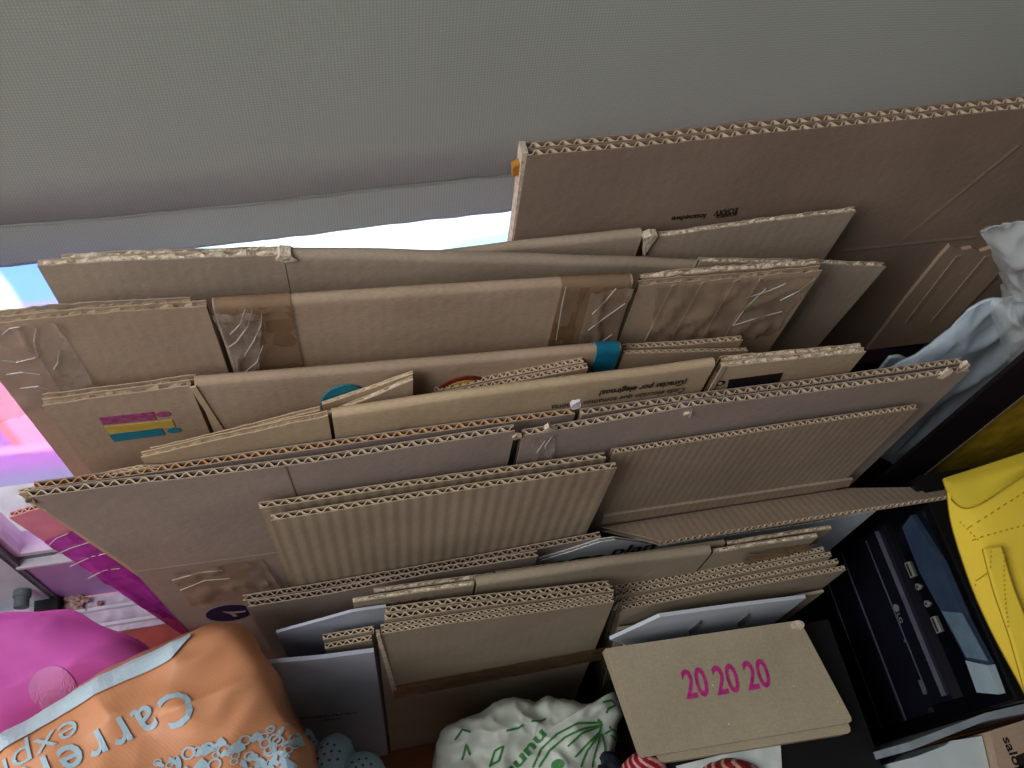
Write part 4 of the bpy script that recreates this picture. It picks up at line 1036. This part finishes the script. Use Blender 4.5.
# light blue bag
def hanging(parent, name, rows, mt, thick=.002, wr=.004, fr=30, seed=0, nu=70, nv=70, fine=.12):
    """soft sheet through rows of (pixel x, pixel y, depth y) control points, top row first"""
    R0 = [[at(p[0], p[1], y=p[2]) for p in r] for r in rows]
    def cat(P, t):
        m = len(P) - 1; u = t * m; k = min(m - 1, int(u)); q = u - k
        p0, p1, p2, p3 = P[max(0, k - 1)], P[k], P[k + 1], P[min(m, k + 2)]
        return .5 * (2 * p1 + (p2 - p0) * q + (2 * p0 - 5 * p1 + 4 * p2 - p3) * q * q + (3 * p1 - p0 - 3 * p2 + p3) * q ** 3)
    V = []; o = parent.matrix_world.translation
    for sg in (0, 1):
        for j in range(nv + 1):
            for i in range(nu + 1):
                P = cat([cat(r, i / nu) for r in R0], j / nv)
                a = 1 - abs(noise.noise(Vector((P.x * fr, P.z * fr * .5, seed)))) * 2.2
                b2 = 1 - abs(noise.noise(Vector((P.x * fr * 2.7 + P.z * fr, P.z * fr * 1.9, seed + 7)))) * 3
                a += fine * max(-.6, b2)
                V.append(tuple(P + Vector((0, -a * wr + sg * thick, a * wr * .3)) - o))
    n_ = (nu + 1) * (nv + 1); Fc = []
    for j in range(nv):
        for i in range(nu):
            a = j * (nu + 1) + i; b = a + nu + 1
            Fc += [[a, a + 1, b + 1, b], [n_ + a, n_ + b, n_ + b + 1, n_ + a + 1]]
    for i in range(nu):
        a = i; Fc.append([a, n_ + a, n_ + a + 1, a + 1]); a = nv * (nu + 1) + i; Fc.append([a, a + 1, n_ + a + 1, n_ + a])
    for j in range(nv):
        for a in (j * (nu + 1), j * (nu + 1) + nu): Fc.append([a, a + nu + 1, n_ + a + nu + 1, n_ + a])
    return mesh_obj(name, V, Fc, mt, parent, smooth=True)
BLUB = mat('pale blue plastic', (196, 212, 226), rough=.4, var=.08, scale=8, spec=.5)
bb = thing('pale_blue_bag', 'pale blue plastic bag slumped at right behind the main box corner', 'bag', Matrix.Translation((.42, .28, 0)))
hanging(bb, 'body', [[(966, 308, .29), (978, 302, .29), (1000, 296, .29), (1030, 300, .29)], [(930, 340, .288), (955, 335, .284), (990, 335, .284), (1025, 340, .284)], [(892, 365, .284), (925, 370, .278), (965, 378, .276), (1000, 385, .276)], [(872, 378, .284), (905, 400, .26), (940, 410, .274), (970, 418, .274)], [(840, 430, .284), (870, 450, .278), (900, 465, .274), (925, 465, .274)]], BLUB, wr=.0045, fr=26, seed=3)
hanging(bb, 'loose_corner', [[(889, 357, .29), (900, 356, .29), (908, 360, .29)], [(876, 374, .29), (895, 374, .29), (915, 374, .29)]], BLUB, wr=.001, nu=8, nv=6)
# clear plastic bag
CLR = mat('clear plastic', (226, 236, 240), rough=.18, var=.05, spec=.9, alpha=.34, bump=.6, bscale=45)
cbg = thing('clear_plastic_bag', 'crumpled clear plastic bag at the right edge of the pile', 'bag', Matrix.Translation((.45, .25, 0)))
hanging(cbg, 'body', [[(974, 224, .285), (990, 217, .283), (1024, 212, .28), (1060, 200, .28)], [(986, 248, .283), (1000, 250, .272), (1025, 250, .268), (1060, 250, .268)], [(994, 285, .28), (1005, 290, .266), (1030, 290, .262), (1060, 290, .262)], [(982, 300, .276), (1000, 318, .262), (1030, 325, .256), (1060, 330, .256)], [(1000, 350, .27), (1012, 356, .258), (1035, 365, .254), (1065, 370, .254)], [(1008, 366, .268), (1020, 374, .26), (1040, 385, .256), (1070, 390, .256)]], CLR, wr=.009, fr=24, seed=7, thick=.0008, fine=.45)
# yellow bag on top of the computer
YEL = cloth_mat('yellow nonwoven fabric', (236, 206, 66), weave=.0022, rough=.8, var=.06)
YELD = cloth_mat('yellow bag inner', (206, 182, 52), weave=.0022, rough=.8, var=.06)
yb = thing('yellow_bag', 'yellow nonwoven bag with stitched strap lying over the computer tower', 'bag', Matrix.Translation((.58, .1, ztop)))
def sheet3(parent, name, rows, mt, thick=.003, wr=.002, fr=20, seed=0, nu=30, nv=30):
    o = parent.matrix_world.translation; R0 = [[at(p[0], p[1], z=p[2]) for p in r] for r in rows]
    def cat(P, t):
        m = len(P) - 1; u = t * m; k = min(m - 1, int(u)); q = u - k
        p0, p1, p2, p3 = P[max(0, k - 1)], P[k], P[k + 1], P[min(m, k + 2)]
        return .5 * (2 * p1 + (p2 - p0) * q + (2 * p0 - 5 * p1 + 4 * p2 - p3) * q * q + (3 * p1 - p0 - 3 * p2 + p3) * q ** 3)
    V = []
    for sg in (0, 1):
        for j in range(nv + 1):
            for i in range(nu + 1):
                P = cat([cat(r, i / nu) for r in R0], j / nv); a = noise.noise(Vector((P.x * fr, P.y * fr, seed)))
                V.append(tuple(P + Vector((0, 0, a * wr - sg * thick)) - o))
    n_ = (nu + 1) * (nv + 1); Fc = []
    for j in range(nv):
        for i in range(nu):
            a = j * (nu + 1) + i; b = a + nu + 1; Fc += [[a, a + 1, b + 1, b], [n_ + a, n_ + b, n_ + b + 1, n_ + a + 1]]
    for i in range(nu):
        a = i; Fc.append([a, n_ + a, n_ + a + 1, a + 1]); a = nv * (nu + 1) + i; Fc.append([a, a + 1, n_ + a + 1, n_ + a])
    for j in range(nv):
        for a in (j * (nu + 1), j * (nu + 1) + nu): Fc.append([a, a + nu + 1, n_ + a + nu + 1, n_ + a])
    return mesh_obj(name, V, Fc, mt, parent, smooth=True)
zy = ztop + .012
ybody = sheet3(yb, 'body', [[(947, 492, zy + .05), (975, 506, zy + .05), (1024, 474, zy + .07), (1080, 440, zy + .08)], [(951, 520, zy + .035), (985, 525, zy + .045), (1030, 510, zy + .055), (1090, 500, zy + .06)], [(964, 560, zy + .022), (995, 560, zy + .035), (1040, 560, zy + .04), (1100, 560, zy + .045)], [(982, 608, zy + .012), (1010, 610, zy + .024), (1050, 610, zy + .03), (1110, 610, zy + .03)], [(1010, 662, zy + .006), (1035, 665, zy + .014), (1070, 665, zy + .018), (1120, 665, zy + .018)], [(1030, 700, zy), (1055, 705, zy + .004), (1090, 705, zy + .006), (1140, 705, zy + .006)]], YEL, wr=.003, seed=1)
sheet3(yb, 'turned_rim', [[(944, 478, zy + .055), (975, 468, zy + .06), (1024, 452, zy + .075), (1080, 436, zy + .08)], [(946, 484, zy + .056), (975, 482, zy + .062), (1024, 466, zy + .078), (1080, 448, zy + .082)], [(949, 494, zy + .05), (972, 507, zy + .054), (1024, 476, zy + .072), (1080, 446, zy + .08)]], YELD, wr=.001, seed=2, nv=12)
strap = sheet3(yb, 'strap', [[(984, 548, zy + .046), (1002, 546, zy + .048)], [(995, 590, zy + .034), (1014, 586, zy + .038)], [(1012, 640, zy + .026), (1032, 634, zy + .03)], [(1026, 690, zy + .016), (1046, 684, zy + .018)]], YEL, wr=.0006, nu=6, nv=24, seed=3)
# stitches: a run of tiny raised threads
ST = mat('yellow thread', (196, 156, 30), rough=.8); yt = BVHTree.FromPolygons([yb.matrix_world @ v_.co for o_ in (ybody, strap) for v_ in o_.data.vertices], [[i + k for i in p.vertices] for k, o_ in ((0, ybody), (len(ybody.data.vertices), strap)) for p in o_.data.polygons])
V, Fc = [], []
for pa, pb, nn in (((968, 528), (1024, 492), 12), ((975, 538), (1024, 528), 10), ((986, 552), (1022, 684), 30), ((998, 552), (1034, 680), 30), ((960, 520), (982, 540), 6)):
    for k in range(nn):
        a_ = [pa[i] + (pb[i] - pa[i]) * (k + .2) / nn for i in (0, 1)]; b_ = [pa[i] + (pb[i] - pa[i]) * (k + .7) / nn for i in (0, 1)]
        P1, P2 = at(*a_, z=zy + .04), at(*b_, z=zy + .04)
        h1 = yt.ray_cast(Vector((P1.x, P1.y, 2)), Vector((0, 0, -1)))[0]; h2 = yt.ray_cast(Vector((P2.x, P2.y, 2)), Vector((0, 0, -1)))[0]
        if not h1 or not h2: continue
        d = (h2 - h1); sd = Vector((-d.y, d.x, 0)); 
        if sd.length < 1e-6: continue
        sd = sd.normalized() * .0006; up = Vector((0, 0, .0009)); o = yb.matrix_world.translation; n_ = len(V)
        V += [tuple(q - o) for q in (h1 - sd, h1 + sd, h2 + sd, h2 - sd, (h1 * .8 + h2 * .2) + up, (h1 * .2 + h2 * .8) + up)]
        Fc += [[n_, n_ + 1, n_ + 4], [n_ + 1, n_ + 2, n_ + 5, n_ + 4], [n_ + 2, n_ + 3, n_ + 5], [n_ + 3, n_, n_ + 4, n_ + 5]]
o = mesh_obj('stitching', V, Fc, ST, yb); o['kind'] = 'stuff'

# --- boxes at the lower right corner
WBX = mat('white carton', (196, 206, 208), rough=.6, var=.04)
def flatbox(name, label, cat, px, z1, z0, mt, group=None):
    P = [at(*p, z=z1) for p in px]; c_ = sum(P, Vector()) / len(P)
    r_ = thing(name, label, cat, Matrix.Translation((c_.x, c_.y, z0)), group)
    q = [(p.x - c_.x, p.y - c_.y) for p in P]; h = z1 - z0
    v, f = prism([(a * .995, b * .995) for a, b in q], 0, h - .002); mesh_obj('body', v, f, mt, r_)
    v, f = prism(q, h - .0018, h); mesh_obj('lid', v, f, mt, r_); return r_, q, h, c_
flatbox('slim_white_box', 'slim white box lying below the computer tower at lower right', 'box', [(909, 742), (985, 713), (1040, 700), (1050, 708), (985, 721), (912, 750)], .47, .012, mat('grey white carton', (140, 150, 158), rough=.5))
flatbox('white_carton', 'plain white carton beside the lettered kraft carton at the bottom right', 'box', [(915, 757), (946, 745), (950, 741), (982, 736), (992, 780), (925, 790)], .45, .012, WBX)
r_, q, h, c_ = flatbox('lettered_carton', 'kraft carton with dark lettering in the bottom right corner', 'box', [(990, 731), (1040, 715), (1070, 790), (1006, 800)], .46, .012, K_WARM)
fr_ = Frame((0, 0, .4605), (1, 0, 0), (0, 1, 0))
def q2(x, y): s_ = fr_.st(x, y); return (s_[0] - c_.x, s_[1] - c_.y)
lettering(r_, 'saloN', q2(1002, 738), q2(1020, 780), .0075, INK, w=h + .0004)
v, f = prism([q2(1016, 756), q2(1030, 750), q2(1036, 770), q2(1022, 776)], h + .0004, h + .0001); mesh_obj('printed_mark', v, f, INK, r_)
